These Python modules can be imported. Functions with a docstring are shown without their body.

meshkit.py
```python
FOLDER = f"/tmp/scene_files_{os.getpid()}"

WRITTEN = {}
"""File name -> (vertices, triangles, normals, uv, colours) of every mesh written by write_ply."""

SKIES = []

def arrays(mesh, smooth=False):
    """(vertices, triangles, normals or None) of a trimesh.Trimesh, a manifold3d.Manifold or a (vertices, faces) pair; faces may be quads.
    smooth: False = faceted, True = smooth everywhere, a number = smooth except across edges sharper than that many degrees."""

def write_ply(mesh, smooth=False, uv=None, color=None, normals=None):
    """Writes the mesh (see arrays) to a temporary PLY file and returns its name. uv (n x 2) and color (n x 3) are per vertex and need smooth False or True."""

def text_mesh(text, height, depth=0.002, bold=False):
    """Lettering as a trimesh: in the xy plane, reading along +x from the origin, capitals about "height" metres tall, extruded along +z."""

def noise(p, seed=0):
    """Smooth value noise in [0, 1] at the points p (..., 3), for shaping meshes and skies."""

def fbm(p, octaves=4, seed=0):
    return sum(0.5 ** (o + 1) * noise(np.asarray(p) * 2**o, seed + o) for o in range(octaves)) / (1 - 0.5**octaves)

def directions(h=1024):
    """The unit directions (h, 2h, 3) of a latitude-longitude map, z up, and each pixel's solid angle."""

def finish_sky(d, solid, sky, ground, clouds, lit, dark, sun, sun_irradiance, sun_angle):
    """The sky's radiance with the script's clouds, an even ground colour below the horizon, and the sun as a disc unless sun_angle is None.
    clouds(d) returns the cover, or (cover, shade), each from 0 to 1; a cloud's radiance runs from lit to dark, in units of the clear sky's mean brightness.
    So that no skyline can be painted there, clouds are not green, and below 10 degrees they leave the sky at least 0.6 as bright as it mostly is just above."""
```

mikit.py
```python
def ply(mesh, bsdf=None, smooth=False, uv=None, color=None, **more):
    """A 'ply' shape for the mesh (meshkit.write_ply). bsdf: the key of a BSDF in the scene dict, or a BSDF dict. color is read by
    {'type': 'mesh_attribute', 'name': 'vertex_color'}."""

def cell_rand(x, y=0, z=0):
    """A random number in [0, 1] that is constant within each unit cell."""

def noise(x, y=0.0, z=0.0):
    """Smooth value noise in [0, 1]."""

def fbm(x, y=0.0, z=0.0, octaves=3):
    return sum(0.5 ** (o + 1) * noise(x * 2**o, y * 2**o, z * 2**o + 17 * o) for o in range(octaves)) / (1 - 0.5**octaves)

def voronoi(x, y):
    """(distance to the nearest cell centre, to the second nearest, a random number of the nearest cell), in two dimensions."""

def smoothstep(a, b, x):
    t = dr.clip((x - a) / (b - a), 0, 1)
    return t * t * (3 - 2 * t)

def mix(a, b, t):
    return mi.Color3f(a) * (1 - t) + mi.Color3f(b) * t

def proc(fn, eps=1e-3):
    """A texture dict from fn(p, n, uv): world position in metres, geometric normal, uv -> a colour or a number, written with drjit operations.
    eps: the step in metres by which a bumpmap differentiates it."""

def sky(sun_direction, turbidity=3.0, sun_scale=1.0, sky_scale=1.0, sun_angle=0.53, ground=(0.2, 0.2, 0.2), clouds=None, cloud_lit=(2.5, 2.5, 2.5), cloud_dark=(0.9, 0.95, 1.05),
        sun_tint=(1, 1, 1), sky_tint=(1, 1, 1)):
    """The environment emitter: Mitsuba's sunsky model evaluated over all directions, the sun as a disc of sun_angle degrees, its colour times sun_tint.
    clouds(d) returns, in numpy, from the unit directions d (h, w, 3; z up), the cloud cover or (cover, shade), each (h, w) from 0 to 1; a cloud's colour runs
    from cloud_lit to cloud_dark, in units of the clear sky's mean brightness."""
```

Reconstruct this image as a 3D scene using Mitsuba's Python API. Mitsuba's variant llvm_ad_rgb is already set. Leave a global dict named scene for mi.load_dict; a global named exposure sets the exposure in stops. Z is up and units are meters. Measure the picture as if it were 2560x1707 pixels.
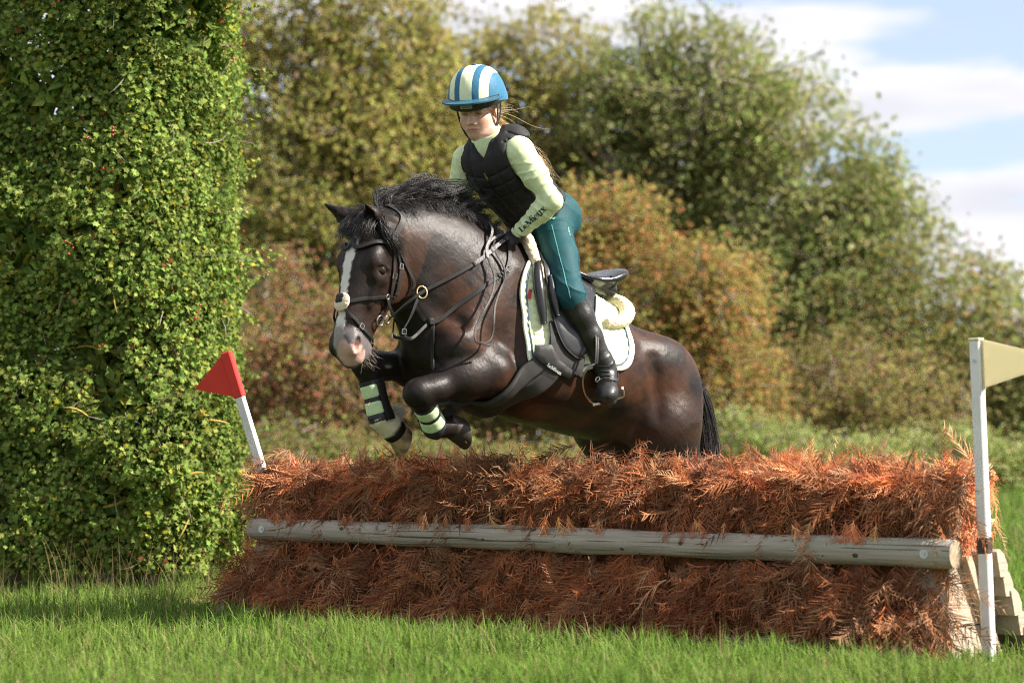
import math, random
import numpy as np, trimesh, drjit as dr, mitsuba as mi, mikit, meshkit
from scipy.ndimage import map_coordinates
from scipy.interpolate import PchipInterpolator, CubicSpline
from scipy.spatial import cKDTree
from shapely.geometry import Polygon, LineString, Point, box
from shapely.ops import unary_union
from mikit import proc, noise, fbm, voronoi, cell_rand, smoothstep, mix
T = mi.ScalarTransform4f
rng = np.random.default_rng(7)

# ---------------------------------------------------------------- camera, sky, exposure
CAM_H, PITCH = 0.72, math.atan(276.5 / 5600.0)
scene, labels = {}, {}
scene['camera'] = {'type': 'thinlens', 'fov': 2 * math.degrees(math.atan(1280 / 5600.0)), 'fov_axis': 'x',
    'aperture_radius': 0.0165, 'focus_distance': 9.1, 'near_clip': 0.1, 'far_clip': 2000.0,
    'to_world': T().look_at(origin=[0, 0, CAM_H], target=[0, math.cos(PITCH), CAM_H + math.sin(PITCH)], up=[0, 0, 1])}
SUN = (0.75, -0.15, 0.66)
def sky_clouds(d):
    p = np.stack([d[..., 0] * 8.53 + 26.15, d[..., 1] * 5.2 + 12.94, d[..., 2] * 33.9 + 28.70], -1)
    w = meshkit.fbm(p * 1.3 + 3.0, 3, 3)
    c = meshkit.fbm(p + 1.1 * (w[..., None] - .5), 5, 17)
    cover = np.clip((c - 0.40) / 0.13, 0, 1); cover = cover * cover * (3 - 2 * cover)
    shade = np.clip((meshkit.fbm(p * [1.2, 1.6, 1.5] + [9.0, 2.0, .35], 4, 5) - 0.46) * 2.4, 0, 1)
    return 0.33 + 0.66 * cover, shade * cover
scene['sky'] = mikit.sky(SUN, turbidity=3.0, sky_scale=0.66, sun_scale=1.0, sky_tint=(1.05, 0.98, 0.96), clouds=sky_clouds, cloud_lit=(2.1, 2.07, 2.17), cloud_dark=(1.4, 1.44, 1.64), sun_tint=(0.89, 1.0, 1.24), ground=(0.1, 0.12, 0.05))
exposure = 3.25

# ---------------------------------------------------------------- helpers
def rgb(*c):
    return {'type': 'rgb', 'value': list(c)}
def mat(name, color, rough=0.5, spec=0.5, **k):
    b = {'type': 'principled', 'base_color': rgb(*color) if isinstance(color, tuple) else color, 'roughness': rough}
    if not k.get('metallic'):
        b['specular'] = spec
    b.update(k)
    scene[name] = {'type': 'twosided', 'b': b}
    return name
def bumped(name, color, fn, scale=1.0, eps=1e-3, **k):
    mat(name, color, **k)
    inner = scene[name]['b']
    scene[name] = {'type': 'twosided', 'b': {'type': 'bumpmap', 'tex': proc(fn, eps), 'scale': scale, 'bsdf': inner}}
    return name
VCOL = {'type': 'mesh_attribute', 'name': 'vertex_color'}
def tint(a, b, f):
    return proc(lambda p, n, uv: mix(a, b, fbm(p.x * f, p.y * f, p.z * f, 3)))
def free(key):
    if key not in scene and key not in labels:
        return key
    n = 1
    while f'{key}_{n:03d}' in scene or f'{key}_{n:03d}' in labels:
        n += 1
    return f'{key}_{n:03d}'
def thing(name, label, cat, group=None):
    k = free(name)
    labels[k] = {'label': label, 'category': cat}
    if group:
        labels[k]['group'] = group
    return k
def put(key, mesh, m, smooth=False, label=None, kind=None, **kw):
    k = free(key)
    scene[k] = mikit.ply(mesh, m, smooth=smooth, **kw)
    e = {}
    if label: e['label'] = label
    if kind: e['kind'] = kind
    if e: labels[k] = {**labels.get(k, {}), **e}
    return k
def solo(name, mesh, m, label, cat, smooth=False, group=None, kind=None, **kw):
    k = put(name, mesh, m, smooth, **kw)
    labels[k] = {'label': label, 'category': cat}
    if group: labels[k]['group'] = group
    if kind: labels[k]['kind'] = kind
    return k
def unit(v):
    v = np.asarray(v, float)
    return v / np.maximum(np.linalg.norm(v, axis=-1, keepdims=True), 1e-9)
def tm(v, f):
    return trimesh.Trimesh(np.asarray(v, float), np.asarray(f), process=False)
def cat(ms):
    at, vs, fs = 0, [], []
    for m in ms:
        vs.append(np.asarray(m.vertices)); fs.append(np.asarray(m.faces) + at); at += len(vs[-1])
    return tm(np.vstack(vs), np.vstack(fs))
def spline(pts, n):
    pts = np.asarray(pts, float)
    if len(pts) == 2:
        return pts[0] + (pts[1] - pts[0]) * np.linspace(0, 1, n)[:, None]
    s = np.r_[0, np.cumsum(np.linalg.norm(np.diff(pts, axis=0), axis=1) ** 0.5 + 1e-9)]
    return CubicSpline(s, pts)(np.linspace(0, s[-1], n))
def sweep(path, section, normals=None, closed=False, cap=True, scale=None):
    """section (k,2): first axis along the binormal, second along the normal."""
    p = np.asarray(path, float); n = len(p); sec = np.asarray(section, float); k = len(sec)
    if closed:
        t = unit(np.roll(p, -1, 0) - np.roll(p, 1, 0))
    else:
        t = unit(np.gradient(p, axis=0))
    if normals is None:
        a = np.array([0, 0, 1.0]) if abs(t[0, 2]) < 0.9 else np.array([1.0, 0, 0])
        N = []
        for i in range(n):
            a = a - t[i] * (a @ t[i]); a = a / max(np.linalg.norm(a), 1e-9); N.append(a)
        N = np.array(N)
    else:
        N = np.asarray(normals, float); N = unit(N - t * (N * t).sum(1, keepdims=True))
    B = np.cross(t, N)
    s = np.ones(n) if scale is None else np.asarray(scale, float)
    v = (p[:, None] + (B[:, None] * sec[None, :, :1] + N[:, None] * sec[None, :, 1:]) * s[:, None, None]).reshape(-1, 3)
    m = n if closed else n - 1
    i, j = np.meshgrid(np.arange(m), np.arange(k), indexing='ij')
    i2, j2 = (i + 1) % n, (j + 1) % k
    f = np.concatenate([np.stack([i * k + j, i2 * k + j, i2 * k + j2], -1).reshape(-1, 3), np.stack([i * k + j, i2 * k + j2, i * k + j2], -1).reshape(-1, 3)])
    f = f[:, ::-1]
    if cap and not closed:
        c = np.arange(1, k - 1)
        f = np.vstack([f, np.stack([c * 0, c, c + 1], 1), np.stack([c * 0, c + 1, c], 1) + (n - 1) * k])
    return tm(v, f)
def circ(r, k=10, ry=None):
    a = np.arange(k) * 2 * np.pi / k
    return np.stack([np.cos(a) * r, np.sin(a) * (r if ry is None else ry)], 1)
def rrect(w, h, r=None, q=2):
    r = min(w, h) * 0.35 if r is None else r
    out = []
    for cx, cy, a0 in ((w / 2 - r, h / 2 - r, 0), (-w / 2 + r, h / 2 - r, 90), (-w / 2 + r, -h / 2 + r, 180), (w / 2 - r, -h / 2 + r, 270)):
        for a in np.radians(a0 + np.linspace(0, 90, q + 1)):
            out.append((cx + r * math.cos(a), cy + r * math.sin(a)))
    return np.array(out)
def tube(pts, r, k=8, n=None, closed=False):
    p = spline(pts, n) if n else np.asarray(pts, float)
    r = np.asarray(r, float)
    if r.ndim:
        r = np.interp(np.linspace(0, 1, len(p)), np.linspace(0, 1, len(r)), r)
        return sweep(p, circ(1.0, k), scale=r)
    return sweep(p, circ(float(r), k), closed=closed)
def bevel_box(sx, sy, sz, b=0.006):
    import manifold3d as m3
    hx, hy, hz = sx / 2 - b, sy / 2 - b, sz / 2 - b
    pts = []
    for a in (-1, 1):
        for c in (-1, 1):
            for e in (-1, 1):
                p = np.array([a * hx, c * hy, e * hz])
                for d in ((a * b, 0, 0), (0, c * b, 0), (0, 0, e * b)):
                    pts.append(p + d)
    return trimesh.convex.convex_hull(np.array(pts))
def moved(m, M):
    M = np.asarray(M, float)
    v = np.asarray(m.vertices) @ M[:3, :3].T + M[:3, 3]
    f = np.asarray(m.faces)
    return tm(v, f[:, ::-1] if np.linalg.det(M[:3, :3]) < 0 else f)
def frame(o, x, y, z):
    M = np.eye(4); M[:3, 0], M[:3, 1], M[:3, 2], M[:3, 3] = x, y, z, o
    return M

# ---- signed distance fields on grids, meshed with surface nets
def smin(a, b, k):
    h = np.clip(0.5 + 0.5 * (b - a) / k, 0, 1)
    return b + (a - b) * h - k * h * (1 - h)
class Field:
    FAR = 0.12
    def __init__(self, lo, hi, res):
        self.lo, self.res = np.array(lo, float), res
        self.n = np.ceil((np.array(hi) - self.lo) / res).astype(int) + 1
        self.d = np.full(self.n, self.FAR, np.float32)
        self.ax = [self.lo[i] + np.arange(self.n[i]) * res for i in range(3)]
    def region(self, lo, hi):
        a = np.clip(np.floor((np.array(lo) - self.lo) / self.res).astype(int), 0, self.n)
        b = np.clip(np.ceil((np.array(hi) - self.lo) / self.res).astype(int) + 1, 0, self.n)
        sl = tuple(slice(x, y) for x, y in zip(a, b))
        g = np.meshgrid(*[self.ax[i][sl[i]] for i in range(3)], indexing='ij', sparse=True)
        return sl, g
    def add(self, fn, lo, hi, k=0.03, sub=False, pad=None):
        pad = k + 0.03 if pad is None else pad
        sl, g = self.region(np.array(lo) - pad, np.array(hi) + pad)
        if 0 in self.d[sl].shape: return
        v = fn(*g)
        if sub:
            self.d[sl] = -smin(-self.d[sl], v, k)
        else:
            self.d[sl] = smin(self.d[sl], np.minimum(v, self.FAR), k)
    def cone(self, a, b, ra, rb, k=0.03, s=(1, 1, 1), sub=False):
        """tapered capsule from a to b; s squeezes the space about a (s<1: thinner along that axis)."""
        a, b, s = np.array(a, float), np.array(b, float), np.array(s, float)
        d = (b - a) / s; L = d @ d
        def fn(x, y, z):
            px, py, pz = (x - a[0]) / s[0], (y - a[1]) / s[1], (z - a[2]) / s[2]
            t = np.clip((px * d[0] + py * d[1] + pz * d[2]) / max(L, 1e-9), 0, 1)
            return (np.sqrt((px - t * d[0]) ** 2 + (py - t * d[1]) ** 2 + (pz - t * d[2]) ** 2) - (ra + (rb - ra) * t)) * s.min() ** 0.5
        r = max(ra, rb) * s.max()
        self.add(fn, np.minimum(a, b) - r, np.maximum(a, b) + r, k, sub)
    def chain(self, pts, k=0.03, s=(1, 1, 1)):
        for p, q in zip(pts[:-1], pts[1:]):
            self.cone(p[:3], q[:3], p[3], q[3], k, s)
    def ell(self, c, r, k=0.03, R=None, sub=False):
        c, r = np.array(c, float), np.array(r, float)
        R = np.eye(3) if R is None else np.asarray(R, float)
        def fn(x, y, z):
            q = [(x - c[0]) * R[i, 0] + (y - c[1]) * R[i, 1] + (z - c[2]) * R[i, 2] for i in range(3)]
            k0 = np.sqrt(sum((q[i] / r[i]) ** 2 for i in range(3)))
            k1 = np.sqrt(sum((q[i] / r[i] ** 2) ** 2 for i in range(3)))
            return k0 * (k0 - 1) / np.maximum(k1, 1e-6)
        e = np.abs(R.T) @ r
        self.add(fn, c - e, c + e, k, sub)
    def loft(self, o, R, st, k=0.03, n=2.0):
        """st rows: t, front, back, half width (in the frame R rows = axis, front, side)."""
        st = np.array(st, float); o = np.array(o, float); R = np.asarray(R, float)
        f1, f2, f3 = (PchipInterpolator(st[:, 0], st[:, i]) for i in (1, 2, 3))
        t0, t1 = st[0, 0], st[-1, 0]
        def fn(x, y, z):
            t, f, w = [(x - o[0]) * R[i, 0] + (y - o[1]) * R[i, 1] + (z - o[2]) * R[i, 2] for i in range(3)]
            tt = np.clip(t, t0, t1)
            fr, bk, hw = f1(tt), f2(tt), np.maximum(f3(tt), 1e-3)
            c, h = (fr + bk) / 2, np.maximum((fr - bk) / 2, 1e-3)
            e = (np.abs((f - c) / h) ** n + np.abs(w / hw) ** n + 1e-9) ** (1 / n)
            d = (e - 1) * np.minimum(h, hw)
            return np.where((t < t0) | (t > t1), np.maximum(d, 0) + np.abs(t - tt), d)
        ext = np.array([[t, f, w] for t in (t0, t1) for f in (st[:, 2].min(), st[:, 1].max()) for w in (-st[:, 3].max(), st[:, 3].max())]) @ R + o
        self.add(fn, ext.min(0), ext.max(0), k)
    def wobble(self, amp, freq, seed=0):
        near = np.abs(self.d) < 0.05
        p = np.stack([self.ax[i][ix] for i, ix in enumerate(np.nonzero(near))], 1)
        self.d[near] += amp * (meshkit.fbm(p * freq, 3, seed) - 0.5) * 2
    def at(self, p):
        q = ((np.asarray(p, float) - self.lo) / self.res).T
        return map_coordinates(self.d, q, order=1, mode='nearest')
    def grad(self, p, h=None):
        h = self.res if h is None else h
        p = np.asarray(p, float)
        return unit(np.stack([self.at(p + h * e) - self.at(p - h * e) for e in np.eye(3)], -1))
    def snap(self, p, off=0.0, it=12):
        """points moved onto the surface (plus an offset), and the normals there."""
        p = np.array(p, float)
        for _ in range(it):
            p = p - self.grad(p, 0.012) * (self.at(p) - off)[:, None] * 0.8
        return p, self.grad(p, 0.012)
    def mesh(self, iso=0.0, smooth=2):
        d = self.d - iso
        inside = d < 0
        c = [slice(None, -1), slice(1, None)]
        s = sum(inside[c[i], c[j], c[k]].astype(np.int8) for i in (0, 1) for j in (0, 1) for k in (0, 1))
        cell = (s > 0) & (s < 8)
        idx = np.full(cell.shape, -1, np.int64); idx[cell] = np.arange(cell.sum())
        ijk = np.stack(np.nonzero(cell), 1)
        acc, cnt = np.zeros((len(ijk), 3)), np.zeros(len(ijk))
        corners = [np.array([i, j, k]) for i in (0, 1) for j in (0, 1) for k in (0, 1)]
        for A in corners:
            for ax in range(3):
                if A[ax]: continue
                Bc = A.copy(); Bc[ax] = 1
                da = d[tuple((ijk + A).T)]; db = d[tuple((ijk + Bc).T)]
                cross = (da < 0) != (db < 0)
                t = np.where(cross, da / np.where(cross, da - db, 1), 0)
                q = np.tile(A.astype(float), (len(ijk), 1)); q[:, ax] = t
                acc[cross] += q[cross]; cnt[cross] += 1
        v = (ijk + acc / cnt[:, None]) * self.res + self.lo
        faces = []
        for ax in range(3):
            sl0, sl1 = [slice(None)] * 3, [slice(None)] * 3
            sl0[ax], sl1[ax] = slice(None, -1), slice(1, None)
            ch = inside[tuple(sl0)] != inside[tuple(sl1)]
            e = np.stack(np.nonzero(ch), 1)
            b, c2 = (ax + 1) % 3, (ax + 2) % 3
            e = e[(e[:, b] > 0) & (e[:, c2] > 0) & (e[:, b] < self.n[b] - 1) & (e[:, c2] < self.n[c2] - 1)]
            q = []
            for ob, oc in ((1, 1), (0, 1), (0, 0), (1, 0)):
                w = e.copy(); w[:, b] -= ob; w[:, c2] -= oc
                q.append(idx[tuple(w.T)])
            q = np.stack(q, 1)
            fl = inside[tuple(e.T)]
            q = np.where(fl[:, None], q, q[:, ::-1])
            faces.append(q)
        q = np.vstack(faces)
        m = tm(v, np.vstack([q[:, [0, 1, 2]], q[:, [0, 2, 3]]]))
        if smooth:
            import scipy.sparse as sp
            e = np.vstack([q[:, [0, 1]], q[:, [1, 2]], q[:, [2, 3]], q[:, [3, 0]]])
            A = sp.coo_matrix((np.ones(2 * len(e)), (np.r_[e[:, 0], e[:, 1]], np.r_[e[:, 1], e[:, 0]])), shape=(len(v),) * 2).tocsr()
            A = sp.diags(1 / np.maximum(np.asarray(A.sum(1)).ravel(), 1)) @ A
            for _ in range(smooth):
                for w in (0.5, -0.52):
                    v = v + w * (A @ v - v)
            m = tm(v, m.faces)
        return m

def strands(curves, radii, sides=3):
    """many thin tapered tubes as one mesh; curves (m, n, 3), radii (m,)."""
    c = np.asarray(curves, float); m, n, _ = c.shape
    t = unit(np.gradient(c, axis=1)); a = unit(np.cross(t, rng.normal(size=(m, 1, 3)))); b = np.cross(t, a)
    taper = np.interp(np.linspace(0, 1, n), [0, .15, .7, 1], [.8, 1, .75, .12])
    ang = np.arange(sides) * 2 * np.pi / sides
    v = c[:, :, None] + (np.asarray(radii)[:, None] * taper)[:, :, None, None] * (np.cos(ang)[:, None] * a[:, :, None] + np.sin(ang)[:, None] * b[:, :, None])
    base = (np.arange(m) * n * sides)[:, None, None]
    i, j = np.meshgrid(np.arange(n - 1), np.arange(sides), indexing='ij'); j2 = (j + 1) % sides
    q = np.stack([i * sides + j, i * sides + j2, (i + 1) * sides + j2, (i + 1) * sides + j], -1).reshape(1, -1, 4) + base
    q = q.reshape(-1, 4)
    return tm(v.reshape(-1, 3), np.vstack([q[:, [0, 1, 2]], q[:, [0, 2, 3]]]))
# ================================================================ ground and grass
def gz(x, y):
    x, y = np.asarray(x, float), np.asarray(y, float)
    t = np.clip((y - 12.5) / 20, 0, 1)
    p = np.stack([x * .45, y * .45, x * 0], -1)
    return .34 * t * t * (3 - 2 * t) + np.maximum(y - 32.5, 0) * .004 + (meshkit.fbm(p, 3, 21) - .5) * .05 * np.clip((y - 5) / 3, 0, 1)
def terrain():
    xs = np.r_[-400, -200, -100, -60, -40, np.linspace(-25, 25, 101), 40, 60, 100, 200, 400]
    ys = np.r_[-300, -100, -40, -15, -5, np.linspace(0, 45, 91), 60, 90, 150, 250, 400, 700]
    X, Y = np.meshgrid(xs, ys, indexing='ij'); Z = gz(X, Y)
    v = np.stack([X, Y, Z], -1).reshape(-1, 3); n = len(ys)
    i, j = np.meshgrid(np.arange(len(xs) - 1), np.arange(n - 1), indexing='ij')
    q = np.stack([i * n + j, (i + 1) * n + j, (i + 1) * n + j + 1, i * n + j + 1], -1).reshape(-1, 4)
    return tm(v, np.vstack([q[:, [0, 1, 2]], q[:, [0, 2, 3]]]))
mat('soil', proc(lambda p, n, uv: mix(mix((.030, .045, .012), (.055, .075, .02), fbm(p.x * 3, p.y * 3, 0, 3)), (.09, .075, .04), smoothstep(.58, .75, fbm(p.x * 9 + 4, p.y * 9, 0, 3)))), rough=1.0, spec=.1)
put('ground', terrain(), 'soil', smooth=True, kind='structure', label='grassy field')
def leafy(name, trans=.9, rough=.45, spec=.4):
    scene[name] = {'type': 'principledthin', 'base_color': VCOL, 'roughness': rough, 'diff_trans': trans, 'eta': 1.4, 'spec_trans': 0.0}
leafy('grass_blade', .95, .33)
def blades(x, y, h, w, lean, col, seg=3):
    """curved grass blades as one mesh: arrays of roots, heights, widths, lean."""
    n = len(x); a = rng.uniform(0, 2 * np.pi, n); d = np.stack([np.cos(a), np.sin(a), 0 * a], 1); s = np.stack([-np.sin(a), np.cos(a), 0 * a], 1)
    tw = rng.uniform(-.9, .9, n)
    z0 = gz(x, y) - .004
    V, Cc = [], []
    ts = np.linspace(0, 1, seg + 1)
    for t in ts:
        c = np.stack([x, y, z0], 1) + d * (lean * h * t ** 1.9)[:, None] + np.array([0, 0, 1.0]) * (h * (t - .32 * np.minimum(lean, 1.4) * t ** 2.4))[:, None]
        ss = s * np.cos(tw * t)[:, None] + d * np.sin(tw * t)[:, None]
        wd = (w * (1 - t ** 1.6) * .5)[:, None]
        if t < 1:
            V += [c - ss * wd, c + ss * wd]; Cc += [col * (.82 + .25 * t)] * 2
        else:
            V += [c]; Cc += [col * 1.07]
    k = len(V); V = np.stack(V, 1).reshape(-1, 3); Cc = np.stack(Cc, 1).reshape(-1, 3)
    f = []
    for i in range(seg - 1):
        f += [(2 * i, 2 * i + 1, 2 * i + 3), (2 * i, 2 * i + 3, 2 * i + 2)]
    f += [(2 * seg - 2, 2 * seg - 1, 2 * seg)]
    F = (np.array(f)[None] + (np.arange(n) * k)[:, None, None]).reshape(-1, 3)
    return tm(V, F), Cc
def grass_colors(n, x, y):
    g = meshkit.fbm(np.stack([x * .9, y * .9, 0 * x], 1), 3, 31)[:, None]; r = rng.random((n, 1))
    c = np.array([.105, .225, .03]) * (1 - g) + np.array([.21, .30, .065]) * g
    c = c * (.5 + .95 * r)
    dry = rng.random(n) < .09
    c[dry] = np.array([.34, .29, .13]) * (.7 + .5 * rng.random((dry.sum(), 1)))
    pale = rng.random(n) < .12
    c[pale] = np.array([.24, .33, .10]) * (.8 + .4 * rng.random((pale.sum(), 1)))
    return c
def scatter_grass(n, y0, y1, half0, half1, hh, ww, power=1.0):
    t = rng.random(n) ** power; y = y0 + (y1 - y0) * t; x = rng.uniform(-1, 1, n) * (half0 + (half1 - half0) * t)
    cl = meshkit.fbm(np.stack([x * 4.5, y * 4.5, 0 * x], 1), 2, 41)
    h = rng.uniform(*hh, n) * (.38 + 1.25 * cl); w = rng.uniform(*ww, n)
    lean = np.abs(rng.normal(.55, .5, n))
    return x, y, h, w, lean
X = [scatter_grass(90000, 6.3, 13.0, 2.1, 4.2, (.055, .14), (.0038, .0085), 1.15), scatter_grass(40000, 13.0, 30.0, 4.5, 8.5, (.10, .20), (.008, .015), 1.1)]
x, y, h, w, lean = [np.concatenate(a) for a in zip(*X)]
inside = ((x + 1.0) * .618 + (y - 9.84) * .787 > .02) & ((x + 1.0) * .618 + (y - 9.84) * .787 < .55) & ((x + 1.125) * .787 - (y - 9.84) * .618 > 0) & ((x + 1.125) * .787 - (y - 9.84) * .618 < 3.3)
keep = ~inside
x, y, h, w, lean = x[keep], y[keep], h[keep], w[keep], lean[keep]
df = -((x + 1.125) * .618 + (y - 9.84) * .787)
h = np.where((df > -.3) & (df < .75) & (x > -1.5), h * np.interp(df, [-.3, .1, .75], [.45, .5, 1]), h)
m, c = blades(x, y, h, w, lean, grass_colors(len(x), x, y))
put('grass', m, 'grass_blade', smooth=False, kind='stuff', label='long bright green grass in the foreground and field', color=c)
# dry stalks
n = 520
x = np.r_[rng.uniform(-3.2, -.9, 300), rng.uniform(-2.2, 2.2, 220)]; y = np.r_[rng.uniform(10.05, 10.75, 300), rng.uniform(6.9, 9.2, 220)]
ok = ~(((x + 1.125) * .618 + (y - 9.84) * .787 > -.1) & (x > -1.3) & (np.arange(n) < 300) & (y < 10.3))
ok &= ~(((x + 1.125) * .618 + (y - 9.84) * .787 > -.12) & (np.arange(n) >= 300))
x, y = x[ok], y[ok]; n = len(x)
m, c = blades(x, y, np.where(y > 10, rng.uniform(.12, .42, n), rng.uniform(.10, .2, n)), rng.uniform(.002, .004, n), np.abs(rng.normal(.3, .35, n)), np.array([.36, .27, .14]) * rng.uniform(.5, 1.15, (n, 1)), 5)
put('dry_grass', m, 'grass_blade', kind='stuff', label='dry straw coloured stalks at the foot of the hedge', color=c)
# ================================================================ trees and bushes
leafy('leaf', 1.1, .42)
bumped('bark', proc(lambda p, n, uv: mix((.12, .10, .075), (.32, .28, .22), fbm(p.x * 14, p.y * 14, p.z * 5, 3))), lambda p, n, uv: fbm(p.x * 40, p.y * 40, p.z * 12, 3) * .006, rough=.85)
def leaf_cloud(c, nrm, size, col, lobes=0):
    """leaves at c facing nrm: two-triangle folded leaves, or lobed ones (lobes=1)."""
    n = len(c); nrm = unit(nrm); a = unit(np.cross(nrm, rng.normal(size=(n, 3)))); b = np.cross(nrm, a)
    if lobes:
        out = np.array([(0, -.55), (.16, -.22), (.46, -.18), (.26, .08), (.44, .34), (.17, .36), (0, .62), (-.17, .36), (-.44, .34), (-.26, .08), (-.46, -.18), (-.16, -.22)])
        lift = np.abs(out[:, 0]) * .38 - .12 * out[:, 1] ** 2
        f = np.array([(0, 1, 11), (1, 2, 3), (1, 3, 11), (11, 3, 9), (11, 9, 10), (3, 4, 5), (3, 5, 9), (9, 5, 7), (9, 7, 8), (5, 6, 7)])
    else:
        out = np.array([(0, -.5), (.30, .02), (0, .55), (-.30, .02)]); lift = np.array([0, .13, -.08, .13]); f = np.array([(0, 1, 2), (0, 2, 3)])
    k = len(out)
    v = c[:, None] + size[:, None, None] * (a[:, None] * out[None, :, :1] + b[:, None] * out[None, :, 1:] + nrm[:, None] * lift[None, :, None])
    F = (f[None] + (np.arange(n) * k)[:, None, None]).reshape(-1, 3)
    return tm(v.reshape(-1, 3), F), np.repeat(col, k, 0)
def palette(n, cols, var=.3):
    cols = np.array(cols); i = rng.integers(0, len(cols), n)
    return 2.2 * cols[i] * rng.uniform(1 - var, 1 + var, (n, 1)) * (1 + rng.normal(0, .06, (n, 3)))
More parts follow.
